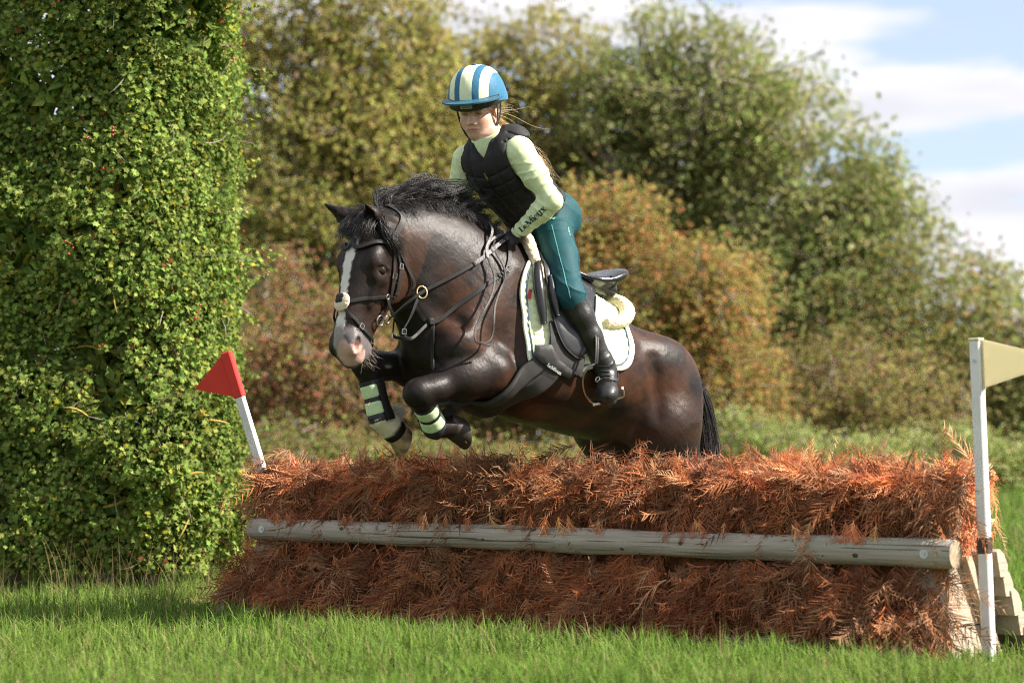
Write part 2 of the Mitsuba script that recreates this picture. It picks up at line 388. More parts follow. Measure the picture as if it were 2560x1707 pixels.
def tree(name, label, cat_, at, blobs, cols, n_leaf, size, twig_col='bark', trunk_r=.1, group=None, stems=3, clump=.16, hole=.42, upright=.6):
    """blobs: crown ellipsoids (dx, dy, z, rx, ry, rz). Limbs run from the trunk into the crown, twigs end in leaf clumps."""
    k = thing(name, label, cat_, group)
    x0, y0 = at; base = np.array([x0, y0, float(gz(x0, y0))]); blobs = np.array(blobs, float)
    vol = blobs[:, 3] * blobs[:, 4] * blobs[:, 5]; vol = vol ** .75 / (vol ** .75).sum()
    nt = max(30, int(n_leaf / 22)); tips = []
    while len(tips) < nt:
        b = blobs[rng.choice(len(blobs), p=vol)]; d = unit(rng.normal(size=3)); r = rng.random() ** .28
        p = np.array([b[0], b[1], b[2]]) + d * r * b[3:] * (1 + .22 * (meshkit.noise((d * 2.3 + b[:3])[None], 5)[0] - .5) * 2)
        if p[2] < .12: continue
        if meshkit.fbm((p * 1.5 + base)[None], 2, 77)[0] < hole * .8 and rng.random() < .75: continue
        tips.append(p)
    tips = np.array(tips) + base
    # limbs
    wood = []; nodes = []
    nl = stems * 5
    ctr = base + (blobs[:, :3] * vol[:, None]).sum(0)
    for i in range(stems):
        a = rng.uniform(0, 2 * np.pi); top = ctr + np.array([math.cos(a), math.sin(a), 0]) * blobs[:, 3].max() * .35 * (stems > 1) + [0, 0, blobs[:, 5].max() * .35]
        mid = base * .6 + top * .4 + rng.normal(size=3) * .12
        pts = spline([base + rng.normal(size=3) * [.12, .12, 0] * (stems > 1) - [0, 0, .05], mid, top], 14)
        wood.append(tube(pts, np.linspace(trunk_r, trunk_r * .22, 14), 7)); nodes += list(pts[4:])
    nodes = np.array(nodes)
    big = tips[rng.choice(len(tips), min(nl, len(tips)), replace=False)]
    more = []
    for t in big:
        d = np.linalg.norm(nodes - t, axis=1) + 1.2 * np.maximum(nodes[:, 2] - t[2] + .1, 0); s = nodes[d.argmin()]
        pts = spline([s, (s + t) / 2 + rng.normal(size=3) * .12 + [0, 0, .1], t], 9); wood.append(tube(pts, np.linspace(trunk_r * .34, trunk_r * .08, 9), 5)); more += list(pts[2:])
    nodes = np.vstack([nodes, more]); tree_ = cKDTree(nodes)
    tw = tips[rng.random(len(tips)) < .6]
    _, ix = tree_.query(tw)
    curves = []
    for t, i in zip(tw, ix):
        s = nodes[i]; m_ = (s + t) / 2 + rng.normal(size=3) * .06; curves.append(np.array([s, m_ * .5 + s * .25 + t * .25, m_, t, t + unit(t - ctr) * .12]))
    put(k + '__trunk', cat(wood), 'bark', smooth=True)
    put(k + '__twigs', strands(np.array(curves), trunk_r * .07 + rng.uniform(.003, .011, len(curves))), twig_col, smooth=False, kind='stuff')
    # leaves
    w = tips[rng.integers(0, len(tips), n_leaf)] + rng.normal(size=(n_leaf, 3)) * clump * [1, 1, .8]
    ou = unit(w - ctr); nr = unit(ou * upright + rng.normal(size=(n_leaf, 3)) + [0, 0, .35])
    tint_clump = np.repeat(1, n_leaf)
    cc = palette(n_leaf, cols, .28)
    big_ = meshkit.fbm(w * 1.1, 2, 13)[:, None]
    cc = cc * (.72 + .56 * big_)
    m, c = leaf_cloud(w, nr, rng.uniform(.6, 1.25, n_leaf) * size, cc)
    put(k + '__crown', m, 'leaf', color=c, kind='stuff')
    return k
# all positions in metres: x right of the camera, y away from it
OLIVE = [(.14, .135, .045), (.17, .16, .05), (.12, .125, .04), (.20, .175, .07), (.16, .14, .06)]
GREEN = [(.11, .135, .04), (.14, .155, .055), (.095, .115, .04), (.17, .17, .075), (.18, .17, .085)]
ORANGE = [(.22, .13, .05), (.19, .14, .045), (.25, .135, .06), (.16, .14, .045), (.21, .11, .05), (.15, .14, .05)]
YELLOW = [(.175, .165, .05), (.15, .155, .045), (.20, .175, .06), (.125, .135, .04), (.18, .145, .07)]
BROWN = [(.15, .095, .055), (.17, .12, .06), (.12, .10, .04), (.20, .11, .07)]
WEED = [(.13, .16, .05), (.17, .19, .07), (.11, .14, .04), (.20, .20, .09)]
tree('willow_tree', 'tall yellow green leafy tree beside the clipped hedge, left of the rider', 'tree', (-2.6, 30), [(-.3, 0, 3.7, 1.7, 1.3, 2.8), (1.0, .2, 3.2, 1.4, 1.0, 2.4), (-.9, -.2, 2.2, 1.1, 1.0, 1.7), (.55, 0, 5.7, 1.2, 1.0, 1.5), (-.8, 0, 6.0, 1.2, .9, 1.4), (1.3, .2, 4.9, .9, .9, 1.4)], YELLOW, 36000, .11, trunk_r=.13, stems=6)
tree('field_tree', 'olive tree behind the helmet of the rider', 'tree', (-.1, 32), [(0, 0, 4.1, 1.35, 1.2, 2.4), (.7, 0, 5.3, 1.1, 1.0, 1.6), (-.8, .1, 5.0, 1.1, .9, 1.8), (0, -.2, 2.4, 1.5, 1.0, 1.9)], OLIVE, 27000, .11, trunk_r=.1, stems=3)
tree('oak_tree', 'large green tree right of the rider with its crown falling away to the right', 'tree', (3.1, 31), [(-.9, 0, 4.6, 1.5, 1.3, 1.9), (-.3, 0, 5.0, 1.2, 1.2, 1.35), (.7, 0, 4.1, 1.5, 1.3, 1.75), (1.75, 0, 3.3, 1.0, 1.0, 1.15), (.3, -.4, 2.4, 1.9, 1.0, 1.8), (-1.6, .3, 4.9, .8, .8, 1.1), (1.3, -.2, 1.9, 1.4, 1.0, 1.2)], GREEN, 50000, .105, trunk_r=.16, stems=4, hole=.47)
tree('field_bush', 'broad green bush under the right end of the tree line', 'bush', (5.9, 30), [(-.6, 0, 1.9, 1.6, 1.2, 1.35), (.5, 0, 1.5, 1.5, 1.2, 1.3), (-1.4, .2, 1.6, 1.2, 1.0, 1.3), (1.6, 0, 1.3, 1.4, 1.2, 1.1)], GREEN + [(.17, .12, .04)], 28000, .095, trunk_r=.07, stems=6)
tree('autumn_bush', 'orange brown autumn bush behind the saddle', 'bush', (1.75, 27), [(-.1, 0, 2.0, .9, .8, 1.4), (.6, 0, 1.5, .9, .8, 1.3), (-.9, .1, 2.6, .75, .7, 1.0), (.1, 0, .9, 1.2, .8, .8), (.75, 0, 2.3, .5, .6, .8), (1.0, .1, .9, .7, .6, .8), (-.5, .1, 3.1, .5, .5, .6)], ORANGE + OLIVE[:3], 26000, .085, trunk_r=.05, stems=6)
tree('berry_shrub', 'reddish brown shrub with red berries between the hedge and the head of the pony', 'bush', (-2.75, 27), [(0, 0, 1.7, .9, .7, 1.0), (.7, 0, 1.2, .9, .7, 1.1), (-.6, 0, 1.2, .8, .7, 1.1)], BROWN + BROWN + OLIVE[:3] + [(.22, .07, .05)], 13000, .075, trunk_r=.04, stems=7, hole=.45)
tree('scrub_bush', 'tangled brown green scrub behind the neck of the pony', 'bush', (-.9, 28), [(0, 0, 1.3, 1.3, .8, 1.3), (.9, .1, 1.7, 1.1, .8, 1.4), (-.8, 0, .9, .9, .7, .9)], BROWN + OLIVE, 19000, .085, trunk_r=.05, stems=7)
tree('thorn_bush', 'shaded brown bush low under the trees near the white flag', 'bush', (4.0, 28.2), [(0, 0, .95, 1.3, .8, 1.0), (.9, 0, .8, 1.0, .7, .9), (-.9, 0, .7, .8, .7, .8)], BROWN[:3] + OLIVE[:3], 15000, .07, trunk_r=.045, stems=7)
for i, (x_, y_, w_, h_, lb) in enumerate(((-2.3, 24.5, 1.0, .62, 'pale green weedy clump beyond the left end of the brush fence'), (-.9, 25, 1.2, .50, 'pale green weedy clump under the forelegs of the pony'), (.9, 25.2, 1.1, .45, 'pale green weedy clump below the belly of the pony'), (2.45, 24.6, .9, .75, 'pale green weedy clump just right of the tail of the pony'), (3.5, 25.5, 1.0, .55, 'pale green weedy clump beyond the right half of the brush fence'), (5.0, 26, 1.2, .6, 'pale green weedy clump right of the white flag post'), (6.6, 26.5, 1.3, .55, 'pale green weedy clump at the far right edge of the field'))):
    tree('weed_clump', lb, 'weeds', (x_, y_), [(0, 0, h_ * .6, w_, .5, h_ * .75), (w_ * .5, .1, h_ * .5, w_ * .6, .5, h_ * .6), (-w_ * .55, 0, h_ * .45, w_ * .6, .5, h_ * .55)], (WEED if x_ > 1.5 else WEED[:3] + BROWN[:3] + OLIVE[:2]), 6000, .06, trunk_r=.015, stems=8, clump=.10, hole=.25, group=None)
# the wood behind reads as one mass
n = 72000
x_ = rng.uniform(-12, 13, n); y_ = rng.uniform(36, 42, n); top_ = 6.0 + 1.4 * (meshkit.fbm(np.stack([x_ * .5, 0 * x_, 0 * x_], 1), 2, 3) - .5) - np.clip((x_ - 2.0) * .85, 0, 4.6)
w = np.stack([x_, y_, gz(x_, y_) + top_ * rng.random(n) ** .8], 1)
m, c = leaf_cloud(w, rng.normal(size=(n, 3)) + [0, -.4, .4], rng.uniform(.12, .26, n), palette(n, OLIVE + GREEN, .3))
put('distant_thicket', m, 'leaf', color=c, kind='stuff', label='far olive green thicket seen through gaps in the trees')
# ================================================================ the tall clipped hawthorn hedge
hedge = thing('hawthorn_hedge', 'tall clipped hawthorn hedge with small red berries beside the jump', 'hedge')
leafy('hedge_leaf', .62, .26)
HP_ = np.array([(-1.60, 12.9), (-1.51, 12.2), (-1.445, 11.65), (-1.46, 11.2), (-1.60, 10.9), (-1.87, 10.74), (-2.25, 10.78), (-2.8, 10.95), (-3.6, 11.28), (-4.8, 11.85), (-6.2, 12.6)])
hs = spline(HP_, 400); hl = np.r_[0, np.cumsum(np.linalg.norm(np.diff(hs, axis=0), axis=1))]
HTOP = 3.35
def hedge_point(s, z, depth):
    p = np.stack([np.interp(s, hl, hs[:, 0]), np.interp(s, hl, hs[:, 1])], -1)
    q = np.stack([np.interp(s + .02, hl, hs[:, 0]), np.interp(s + .02, hl, hs[:, 1])], -1); t = unit(q - p + 1e-9); nr = np.stack([-t[..., 1], t[..., 0]], -1)
    nr = np.where(((nr * (p - np.array([-3.5, 12.3]))).sum(-1) > 0)[..., None], nr, -nr)
    lump = (meshkit.fbm(np.stack([s * 1.6, z * 1.6, 0 * s], -1), 3, 61) - .5) * .34 + (meshkit.fbm(np.stack([s * 6, z * 6, 0 * s], -1), 2, 62) - .5) * .10
    edge = .04 * np.sin(z * 2.2 + .5) - .10 * np.clip((.45 - z) / .45, 0, 1)
    d = lump + edge - depth
    return np.concatenate([p + nr * d[..., None], (z + 0 * d)[..., None]], -1), np.concatenate([nr, 0 * d[..., None]], -1)
def leaves_for_hedge(n, dmin, dscale, size, zlo=.12):
    s = np.where(rng.random(n) < .82, rng.uniform(.3, 4.1, n), hl[-1] * rng.random(n)); z = zlo + (HTOP - zlo) * rng.random(n) ** .95
    low = z < .32
    keep = ~low | (meshkit.noise(np.stack([s * 3.1, z * .4, 0 * s], -1), 4) > .27)
    if dmin < .05:      # hollows in the face
        keep &= meshkit.fbm(np.stack([s * 4.2, z * 4.2, 0 * s], -1), 2, 91) > .30
    s, z = s[keep], z[keep]; n = len(s)
    p, nr = hedge_point(s, z, dmin + rng.exponential(dscale, n))
    p[:, 2] += gz(p[:, 0], p[:, 1])
    N = unit(nr * .75 + rng.normal(size=(n, 3)) * .62 + [0, 0, .38])
    return p, N, rng.uniform(.7, 1.25, n) * size
def hedge_colors(p):
    n = len(p); c = palette(n, [(.058, .088, .02), (.075, .106, .024), (.048, .074, .018), (.11, .13, .034), (.09, .118, .026)], .25)
    yl = rng.random(n) < .06; c[yl] = np.array([.24, .24, .03]) * rng.uniform(.7, 1.2, (yl.sum(), 1))
    br = rng.random(n) < .012; c[br] = np.array([.16, .07, .03])
    g = meshkit.fbm(p * 2.2, 2, 19)[:, None]
    return 1.2 * c * (.6 + .8 * g)
p, N, sz = leaves_for_hedge(72000, .0, .055, .030)
m, c = leaf_cloud(p, N, sz, hedge_colors(p), 1)
put(hedge + '__foliage', m, 'hedge_leaf', color=c, kind='stuff')
p, N, sz = leaves_for_hedge(36000, .10, .12, .085, .14)
m, c = leaf_cloud(p, N, sz, hedge_colors(p))
put(hedge + '__inner_foliage', m, 'hedge_leaf', color=c, kind='stuff')
# single leaves in front, each a part
p, N, sz = leaves_for_hedge(240, -.045, .02, .033, .3)
for i in range(len(p)):
    m, c = leaf_cloud(p[i:i + 1], N[i:i + 1], sz[i:i + 1], hedge_colors(p[i:i + 1]), 1)
    put(hedge + '__leaf', m, 'hedge_leaf', color=c)
# sprigs standing out of the clipped face
tw, lp, ln = [], [], []
for i in range(150):
    edge = i < 60
    s = rng.uniform(.5, 1.9) if edge else hl[-1] * rng.random() ** 1.2; z = rng.uniform(.5, HTOP)
    p, nr = hedge_point(np.array([s]), np.array([z]), np.array([.06])); p, nr = p[0], nr[0]
    L = rng.uniform(.10, .30) if edge else rng.uniform(.06, .16); d = unit(nr + rng.normal(size=3) * .45 + [0, 0, .25])
    cv = spline([p, p + d * L * .5 + [0, 0, .01], p + d * L + rng.normal(size=3) * .02], 5); tw.append(cv)
    for t in np.linspace(.3, 1, int(6 + L * 30)):
        q = p + (cv[-1] - p) * t; lp.append(q + rng.normal(size=3) * .014); ln.append(rng.normal(size=3) + d * .3 + [0, 0, .6])
lp, ln = np.array(lp), np.array(ln)
m, c = leaf_cloud(lp, ln, rng.uniform(.022, .036, len(lp)), hedge_colors(lp) * 1.15, 1)
put(hedge + '__sprigs', m, 'hedge_leaf', color=c, kind='stuff')
for i in range(420):      # bare and lichened twigs in the face
    s, z = hl[-1] * rng.random() ** 1.2, rng.uniform(.2, HTOP); p, nr = hedge_point(np.array([s]), np.array([z]), np.array([.05 + .05 * rng.random()])); p = p[0]; nr = nr[0]
    d = unit(np.cross(nr, rng.normal(size=3)) + nr * .35); L = rng.uniform(.08, .25); tw.append(spline([p, p + d * L * .5 + rng.normal(size=3) * .02, p + d * L], 5))
put(hedge + '__twigs', strands(np.array(tw), rng.uniform(.0015, .0045, len(tw))), 'bark', kind='stuff')
mat('lichen', tint((.26, .17, .025), (.34, .26, .06), 60), rough=.9)
li = []
for i in range(46):
    s, z = rng.uniform(1.2, 4.6), rng.uniform(.35, 1.7); p, nr = hedge_point(np.array([s]), np.array([z]), np.array([.03])); p, nr = p[0], nr[0]
    d = unit(np.cross(nr, [0, 0, 1.0]) * rng.choice([-1, 1]) + rng.normal(size=3) * .4); L = rng.uniform(.05, .16); li.append(spline([p, p + d * L * .5 + rng.normal(size=3) * .012, p + d * L], 5))
put(hedge + '__lichened_twigs', strands(np.array(li), rng.uniform(.004, .008, len(li)), 5), 'lichen', kind='stuff')
mat('berry', (.33, .012, .014), rough=.25, spec=.6)
bs = []
for i in range(70):
    s, z = hl[-1] * rng.random() ** 1.3, rng.uniform(1.3, HTOP) if rng.random() < .9 else rng.uniform(.5, 1.3); p, nr = hedge_point(np.array([s]), np.array([z]), np.array([-.012]))
    for j in range(rng.integers(1, 5)):
        b = trimesh.creation.icosphere(1, rng.uniform(.0055, .0075)); b.apply_translation(p[0] + rng.normal(size=3) * [.018, .018, .02]); bs.append(b)
put(hedge + '__berries', cat(bs), 'berry', smooth=True, kind='stuff')
for (x_, y_, r_, lean_) in ((-2.16, 11.25, .03, .02), (-2.0, 11.08, .05, .03), (-1.79, 11.16, .045, -.04), (-2.5, 11.3, .04, .02), (-1.9, 11.5, .035, -.03), (-2.9, 11.5, .05, 0), (-2.0, 12.2, .05, -.02), (-3.6, 11.9, .05, .02)):
    z_ = float(gz(x_, y_)); pts = spline([(x_, y_, z_ - .05), (x_ + lean_ * .4, y_, z_ + .35), (x_ + lean_, y_ + .05, z_ + .9), (x_ + lean_ * .3, y_ + .1, z_ + 1.9)], 18)
    put(hedge + '__trunk', tube(pts, np.linspace(r_, r_ * .6, 18), 10), 'bark', smooth=True)
# leaf litter under it
n = 5200; x_ = rng.uniform(-4.2, -1.0, n); y_ = rng.uniform(10.35, 12.2, n)
m, c = leaf_cloud(np.stack([x_, y_, gz(x_, y_) + rng.uniform(.002, .02, n)], 1), rng.normal(size=(n, 3)) * .4 + [0, 0, 1], rng.uniform(.018, .036, n), palette(n, [(.14, .085, .04), (.2, .13, .06), (.09, .06, .03), (.24, .17, .09)], .3), 1)
put('leaf_litter', m, 'leaf', color=c, kind='stuff', label='brown fallen leaves under the hedge')
# ================================================================ the brush fence
FL = np.array([-1.125, 9.84, 0]); FE = np.array([.787, -.618, 0]) / np.linalg.norm([.787, -.618]); FN = np.array([-FE[1] * -1, 0, 0]); FN = np.array([FE[1], -FE[0], 0])
FP = lambda t, n, z: FL + FE * t + FN * n + np.array([0, 0, z])
fence = thing('brush_fence', 'rust brown brush fence of dried conifer with a grey log rail, under the pony', 'jump')
def wood_col(p, n, uv):
    a = p.x * float(FE[0]) + p.y * float(FE[1]); b = p.x * float(FN[0]) + p.y * float(FN[1])
    g = fbm(a * 3, b * 70, p.z * 70, 3); k = fbm(a * 1.3 + 7, b * 9, p.z * 9, 3)
    c = mix((.22, .19, .15), (.44, .40, .335), g)
    c = mix(c, (.28, .30, .23), smoothstep(.5, .72, k) * .75)
    dk = smoothstep(.66, .72, fbm(a * 2.2, b * 130, p.z * 130, 2))
    return mix(c, (.05, .04, .03), dk * .8)
bumped('grey_log', proc(wood_col), lambda p, n, uv: fbm((p.x * float(FE[0]) + p.y * float(FE[1])) * 6, (p.x * float(FN[0]) + p.y * float(FN[1])) * 120, p.z * 120, 3) * .004, rough=.8, spec=.3)
def board_col(p, n, uv):
    b = p.x * float(FN[0]) + p.y * float(FN[1]); a = p.x * float(FE[0]) + p.y * float(FE[1])
    g = fbm(b * 4 + a * 30, p.z * 75, a * 75, 3); k = fbm(b * 7, p.z * 7, a * 3, 3)
    c = mix((.29, .24, .17), (.45, .39, .30), g)
    return mix(c, (.30, .28, .23), smoothstep(.5, .75, k) * .7)
bumped('board_wood', proc(board_col), lambda p, n, uv: fbm((p.x * float(FN[0]) + p.y * float(FN[1])) * 7, p.z * 130, 0, 3) * .002, rough=.75, spec=.3)
mat('end_grain', proc(lambda p, n, uv: mix((.22, .16, .10), (.40, .32, .22), fbm(p.x * 60, p.y * 60, p.z * 60, 3))), rough=.85)
mat('galvanised', (.50, .51, .52), rough=.38, metallic=.8)
def log(t0, t1, n_, z0, z1, r0, r1, seed):
    N, k = 90, 22; vs = []
    for i in range(N):
        u = i / (N - 1); c = FP(t0 + (t1 - t0) * u, n_, z0 + (z1 - z0) * u); r = r0 + (r1 - r0) * u
        for j in range(k):
            a = 2 * np.pi * j / k; d = FN * math.cos(a) + np.array([0, 0, 1.0]) * math.sin(a)
            vs.append((c, d, r, (t0 + (t1 - t0) * u) * 2.2, math.cos(a), math.sin(a)))
    q = np.array([[x[3], x[4] * 1.1 + seed, x[5] * 1.1] for x in vs]); w = (meshkit.fbm(q, 3, seed) - .5) * .26 + .035 * np.sin(q[:, 0] * 6 + 3 * meshkit.fbm(q * .5, 2, 2))
    end = np.minimum(np.arange(N * k) // k, N - 1 - np.arange(N * k) // k); rr = np.array([x[2] for x in vs]) * (1 + w) * np.where(end == 0, .93, 1)
    v = np.array([x[0] for x in vs]) + np.array([x[1] for x in vs]) * rr[:, None]
    f = []
    for i in range(N - 1):
        for j in range(k):
            a, b = i * k + j, i * k + (j + 1) % k; f += [(a, b, b + k), (a, b + k, a + k)]
    m = tm(v, f); m.fix_normals() if False else None
    caps = []
    for i in (0, N - 1):
        c = v[i * k:(i + 1) * k]; cc = c.mean(0) + FE * (.004 if i else -.004); caps.append(tm(np.vstack([c, cc]), [(j, (j + 1) % k, k) if not i else ((j + 1) % k, j, k) for j in range(k)]))
    return m, caps
lm, lc = log(.065, 3.415, .075, .390, .372, .0475, .050, 3)
lk = put(fence + '__log_rail', lm, 'grey_log', smooth=True, label='weathered grey log rail across the brush')
[put(lk + '__sawn_end', c_, 'end_grain') for c_ in lc]
for t in (.16, 3.32):
    c = FP(t, .075 + .048, .390 - .02 * t / 3.4 + .002)
    M = frame(c, FE, [0, 0, 1], FN) if np.linalg.det(frame(c, FE, [0, 0, 1], FN)[:3, :3]) > 0 else frame(c, -FE, [0, 0, 1], FN)
    w_ = trimesh.creation.annulus(.006, .016, .005); put(lk + '__washer', moved(w_, M), 'galvanised', smooth=30)
    put(lk + '__bolt', moved(trimesh.creation.cylinder(.006, .012, sections=6), M), 'galvanised')
mat('knot_wood', (.06, .045, .03), rough=.9)
for t, a in ((.62, .3), (1.38, -.1), (1.62, .9), (1.92, .15), (2.05, -.5), (2.32, .1), (2.6, -.05), (2.92, -.35), (3.05, -.3), (.9, .8)):
    r_ = .0485; c = FP(t, .075 + r_ * math.cos(a) * .96, .392 - .006 * t + r_ * math.sin(a) * .96); d = FN * math.cos(a) + np.array([0, 0, 1.0]) * math.sin(a)
    k_ = trimesh.creation.icosphere(2, .0085); k_.apply_scale([1.4, 1, .45]); put(lk + '__knot', moved(k_, frame(c, FE, np.cross(d, FE), d)), 'knot_wood', smooth=True)
gm, gc_ = log(-.02, 3.32, .17, .018, .012, .05, .05, 9)
gk = put(fence + '__ground_rail', gm, 'grey_log', smooth=True); [put(gk + '__sawn_end', c_, 'end_grain') for c_ in gc_]
# A-frame end on the right (and its twin on the left), boards lying across, stepped planks at the back
ZT = .70
def prism(t0, t1, sec):
    """a board: polygon in (n, z) extruded along the fence from t0 to t1."""
    P = Polygon(sec).buffer(-.002, join_style=2).buffer(.002, 3); m = trimesh.creation.extrude_polygon(P, abs(t1 - t0), engine='earcut'); v = np.asarray(m.vertices)
    w = FL + FN * v[:, :1] + np.array([0, 0, 1.0]) * v[:, 1:2] + FE * (min(t0, t1) + v[:, 2:3]); f = m.faces
    out = tm(w, f)
    if out.volume < 0: out = tm(w, f[:, ::-1])
    return out
fn = lambda z: .16 - z * .40       # front slope
bn = lambda z: -.42 + z * .75      # back slope
for t_end, s in ((3.33, 1), (.06, -1)):
    zs = [.0, .115, .265, .36]
    for i in range(3):
        z0, z1 = zs[i] + .0025, zs[i + 1] - .0025
        put(fence + '__end_board', prism(t_end, t_end + s * .028, [(fn(z0) - .045, z0), (fn(z1) - .045, z1), (bn(z1) + .05, z1), (bn(z0) + .05, z0)]), 'board_wood')
    put(fence + '__front_post', prism(t_end - s * .10, t_end + s * .032, [(fn(0) + .002, -.05), (fn(0) - .042, -.05), (fn(ZT - .06) - .042, ZT - .06), (fn(ZT - .06) + .002, ZT - .06)]), 'board_wood')
    put(fence + '__back_post', prism(t_end + s * .030, t_end + s * .060, [(bn(0) + .10, -.05), (bn(0) + .055, -.05), (bn(.36) + .055, .36), (bn(.36) + .10, .36)]), 'board_wood')
for i, (z0, m_) in enumerate(((.0, .43), (.072, .365), (.145, .305), (.215, .25), (.285, .195))):     # lapped planks on the back, ends showing at the right
    h = .098; sl = .028
    sec = [(-m_ + .012, z0), (-m_ + .012 + sl, z0 + h * .9), (-m_ - .010 + sl, z0 + h), (-m_ - .034 + sl * .6, z0 + h * .82), (-m_ - .046, z0 + h * .42), (-m_ - .044, z0 + .012), (-m_ - .03, z0)]
    put(fence + '__back_plank', prism(.0, 3.455 - .006 * (i % 2), sec), 'board_wood')
put(fence + '__bracket', moved(bevel_box(.004, .05, .12, .001), frame(FP(3.462, -.40, .05), FE, FN, [0, 0, 1])), 'galvanised')
# ---- the brush: dry conifer fronds
leafy('frond', .35, .55)
def frond_proto(seed, n=18, L=.15, droop=.5, fan=.055):
    r = np.random.default_rng(seed); V, F = [], []
    def pos(t): return np.array([0, t * L, -droop * L * t * t])
    def tri(a, b, c):
        k = len(V); V.extend([a, b, c]); F.append((k, k + 1, k + 2))
    for i in range(5):
        a, b = pos(i / 5), pos((i + 1) / 5); w = .003 * (1 - i / 6); tri(a - [w, 0, 0], a + [w, 0, 0], b)
    for i in range(n):            # side shoots: narrow drooping ribbons
        t = .06 + .92 * i / n; s = 1 if i % 2 else -1; p = pos(t) - np.array([0, .003, 0]); ln = fan * (1.2 - .7 * t) * r.uniform(.75, 1.25)
        d = unit(np.array([s * r.uniform(.45, .85), r.uniform(.75, 1.1), r.uniform(-.2, .3)])); dr_ = r.uniform(.25, .7)
        sd_ = unit(np.cross(d, [r.normal() * .4, r.normal() * .4, 1.0])); k = len(V); m = 3
        for j in range(m):
            u = j / m; q = p + d * ln * u + np.array([0, 0, -dr_ * ln * u * u]); wj = .0023 * (1 - u) ** .6
            V.extend([q - sd_ * wj, q + sd_ * wj])
        V.append(p + d * ln + np.array([0, 0, -dr_ * ln]))
        for j in range(m - 1):
            a = k + 2 * j; F.extend([(a, a + 1, a + 3), (a, a + 3, a + 2)])
        F.append((k + 2 * m - 2, k + 2 * m - 1, k + 2 * m))
    return np.array(V), np.array(F)
PROT = [frond_proto(i, 24, .15 + .02 * (i % 3), .5 + .2 * (i % 4), .055 + .006 * (i % 3)) for i in range(8)]
def place_fronds(P, D, U, S, C_):
    """fronds at P pointing along D, upper side U, scale S, colour C_."""
    D = unit(D); X = unit(np.cross(D, U)); Z = np.cross(X, D); Vs, Fs, Cs, at = [], [], [], 0
    kind = rng.integers(0, len(PROT), len(P))
    for k, (v, f) in enumerate(PROT):
        ix = np.nonzero(kind == k)[0]
        if not len(ix): continue
        w = P[ix, None] + S[ix, None, None] * (X[ix, None] * v[None, :, :1] + D[ix, None] * v[None, :, 1:2] + Z[ix, None] * v[None, :, 2:])
        Vs.append(w.reshape(-1, 3)); Fs.append((f[None] + (np.arange(len(ix)) * len(v))[:, None, None]).reshape(-1, 3) + at); at += len(ix) * len(v)
        sh = .8 + .4 * rng.random((len(ix), len(v), 1)); Cs.append((C_[ix, None] * sh).reshape(-1, 3))
    return tm(np.vstack(Vs), np.vstack(Fs)), np.vstack(Cs)
RUST = [(.34, .135, .062), (.39, .18, .088), (.26, .10, .048), (.43, .23, .125), (.19, .078, .042), (.36, .125, .054), (.27, .155, .088)]
def bunches(nb, per, z0, z1, out=.085, S0=.75, S1=1.3):
    """fronds hanging in bunches: each bunch has a root in the face, a lean and a tone of its own."""
    t = np.linspace(.04, 3.31, nb) + rng.normal(0, .05, nb); z = z0 + (z1 - z0) * rng.random(nb)
    o = rng.uniform(-.012, out, nb); ln = rng.normal(0, .45, nb); dn = rng.uniform(.25, 1.15, nb); tone = rng.uniform(.72, 1.22, nb); hue = rng.integers(0, len(RUST), nb)
    k = np.repeat(np.arange(nb), per); n = len(k)
    tt = t[k] + rng.normal(0, .021, n); zz = z[k] + rng.normal(0, .024, n)
    P = FL + FE * tt[:, None] + FN * (fn(zz) + o[k] + rng.normal(0, .008, n))[:, None] + np.array([0, 0, 1.0]) * zz[:, None]
    D = FN * rng.normal(.62, .2, n)[:, None] + FE * (ln[k] + rng.normal(0, .42, n))[:, None] - np.array([0, 0, 1.0]) * (dn[k] + rng.normal(0, .22, n))[:, None]
    U = FN * .8 + np.array([0, 0, .8]) + rng.normal(size=(n, 3)) * .85
    C_ = np.array(RUST)[np.where(rng.random(n) < .7, hue[k], rng.integers(0, len(RUST), n))] * (tone[k] * rng.uniform(.85, 1.15, n))[:, None]
    return P, D, U, rng.uniform(S0, S1, n), C_
def brush_top(nb, per):
    t = np.linspace(.03, 3.29, nb) + rng.normal(0, .05, nb); w = rng.uniform(-.24, .015, nb)
    top = ZT - .075 + (meshkit.fbm(np.stack([t * 2.2, 0 * t, 0 * t], 1), 3, 73) - .5) * .10 + .03 * np.exp(-((t - 1.2) / .3) ** 2) + .035 * np.clip((t - 2.0) / .8, 0, 1)
    ln = rng.normal(0, .7, nb); fw = rng.normal(.35, .45, nb); upw = rng.normal(.45, .35, nb); tone = rng.uniform(.75, 1.2, nb)
    k = np.repeat(np.arange(nb), per); n = len(k)
    P = FL + FE * (t[k] + rng.normal(0, .02, n))[:, None] + FN * (w[k] + rng.normal(0, .015, n))[:, None] + np.array([0, 0, 1.0]) * (top[k] - .03 - rng.random(n) * .04)[:, None]
    D = FN * (fw[k] + rng.normal(0, .2, n))[:, None] + FE * (ln[k] + rng.normal(0, .25, n))[:, None] + np.array([0, 0, 1.0]) * (upw[k] + rng.normal(0, .2, n))[:, None]
    return P, D, FN * .5 + np.array([0, 0, 1.0]) + rng.normal(size=(n, 3)) * .4, rng.uniform(.5, .8, n), palette(n, RUST, .12) * tone[k][:, None]
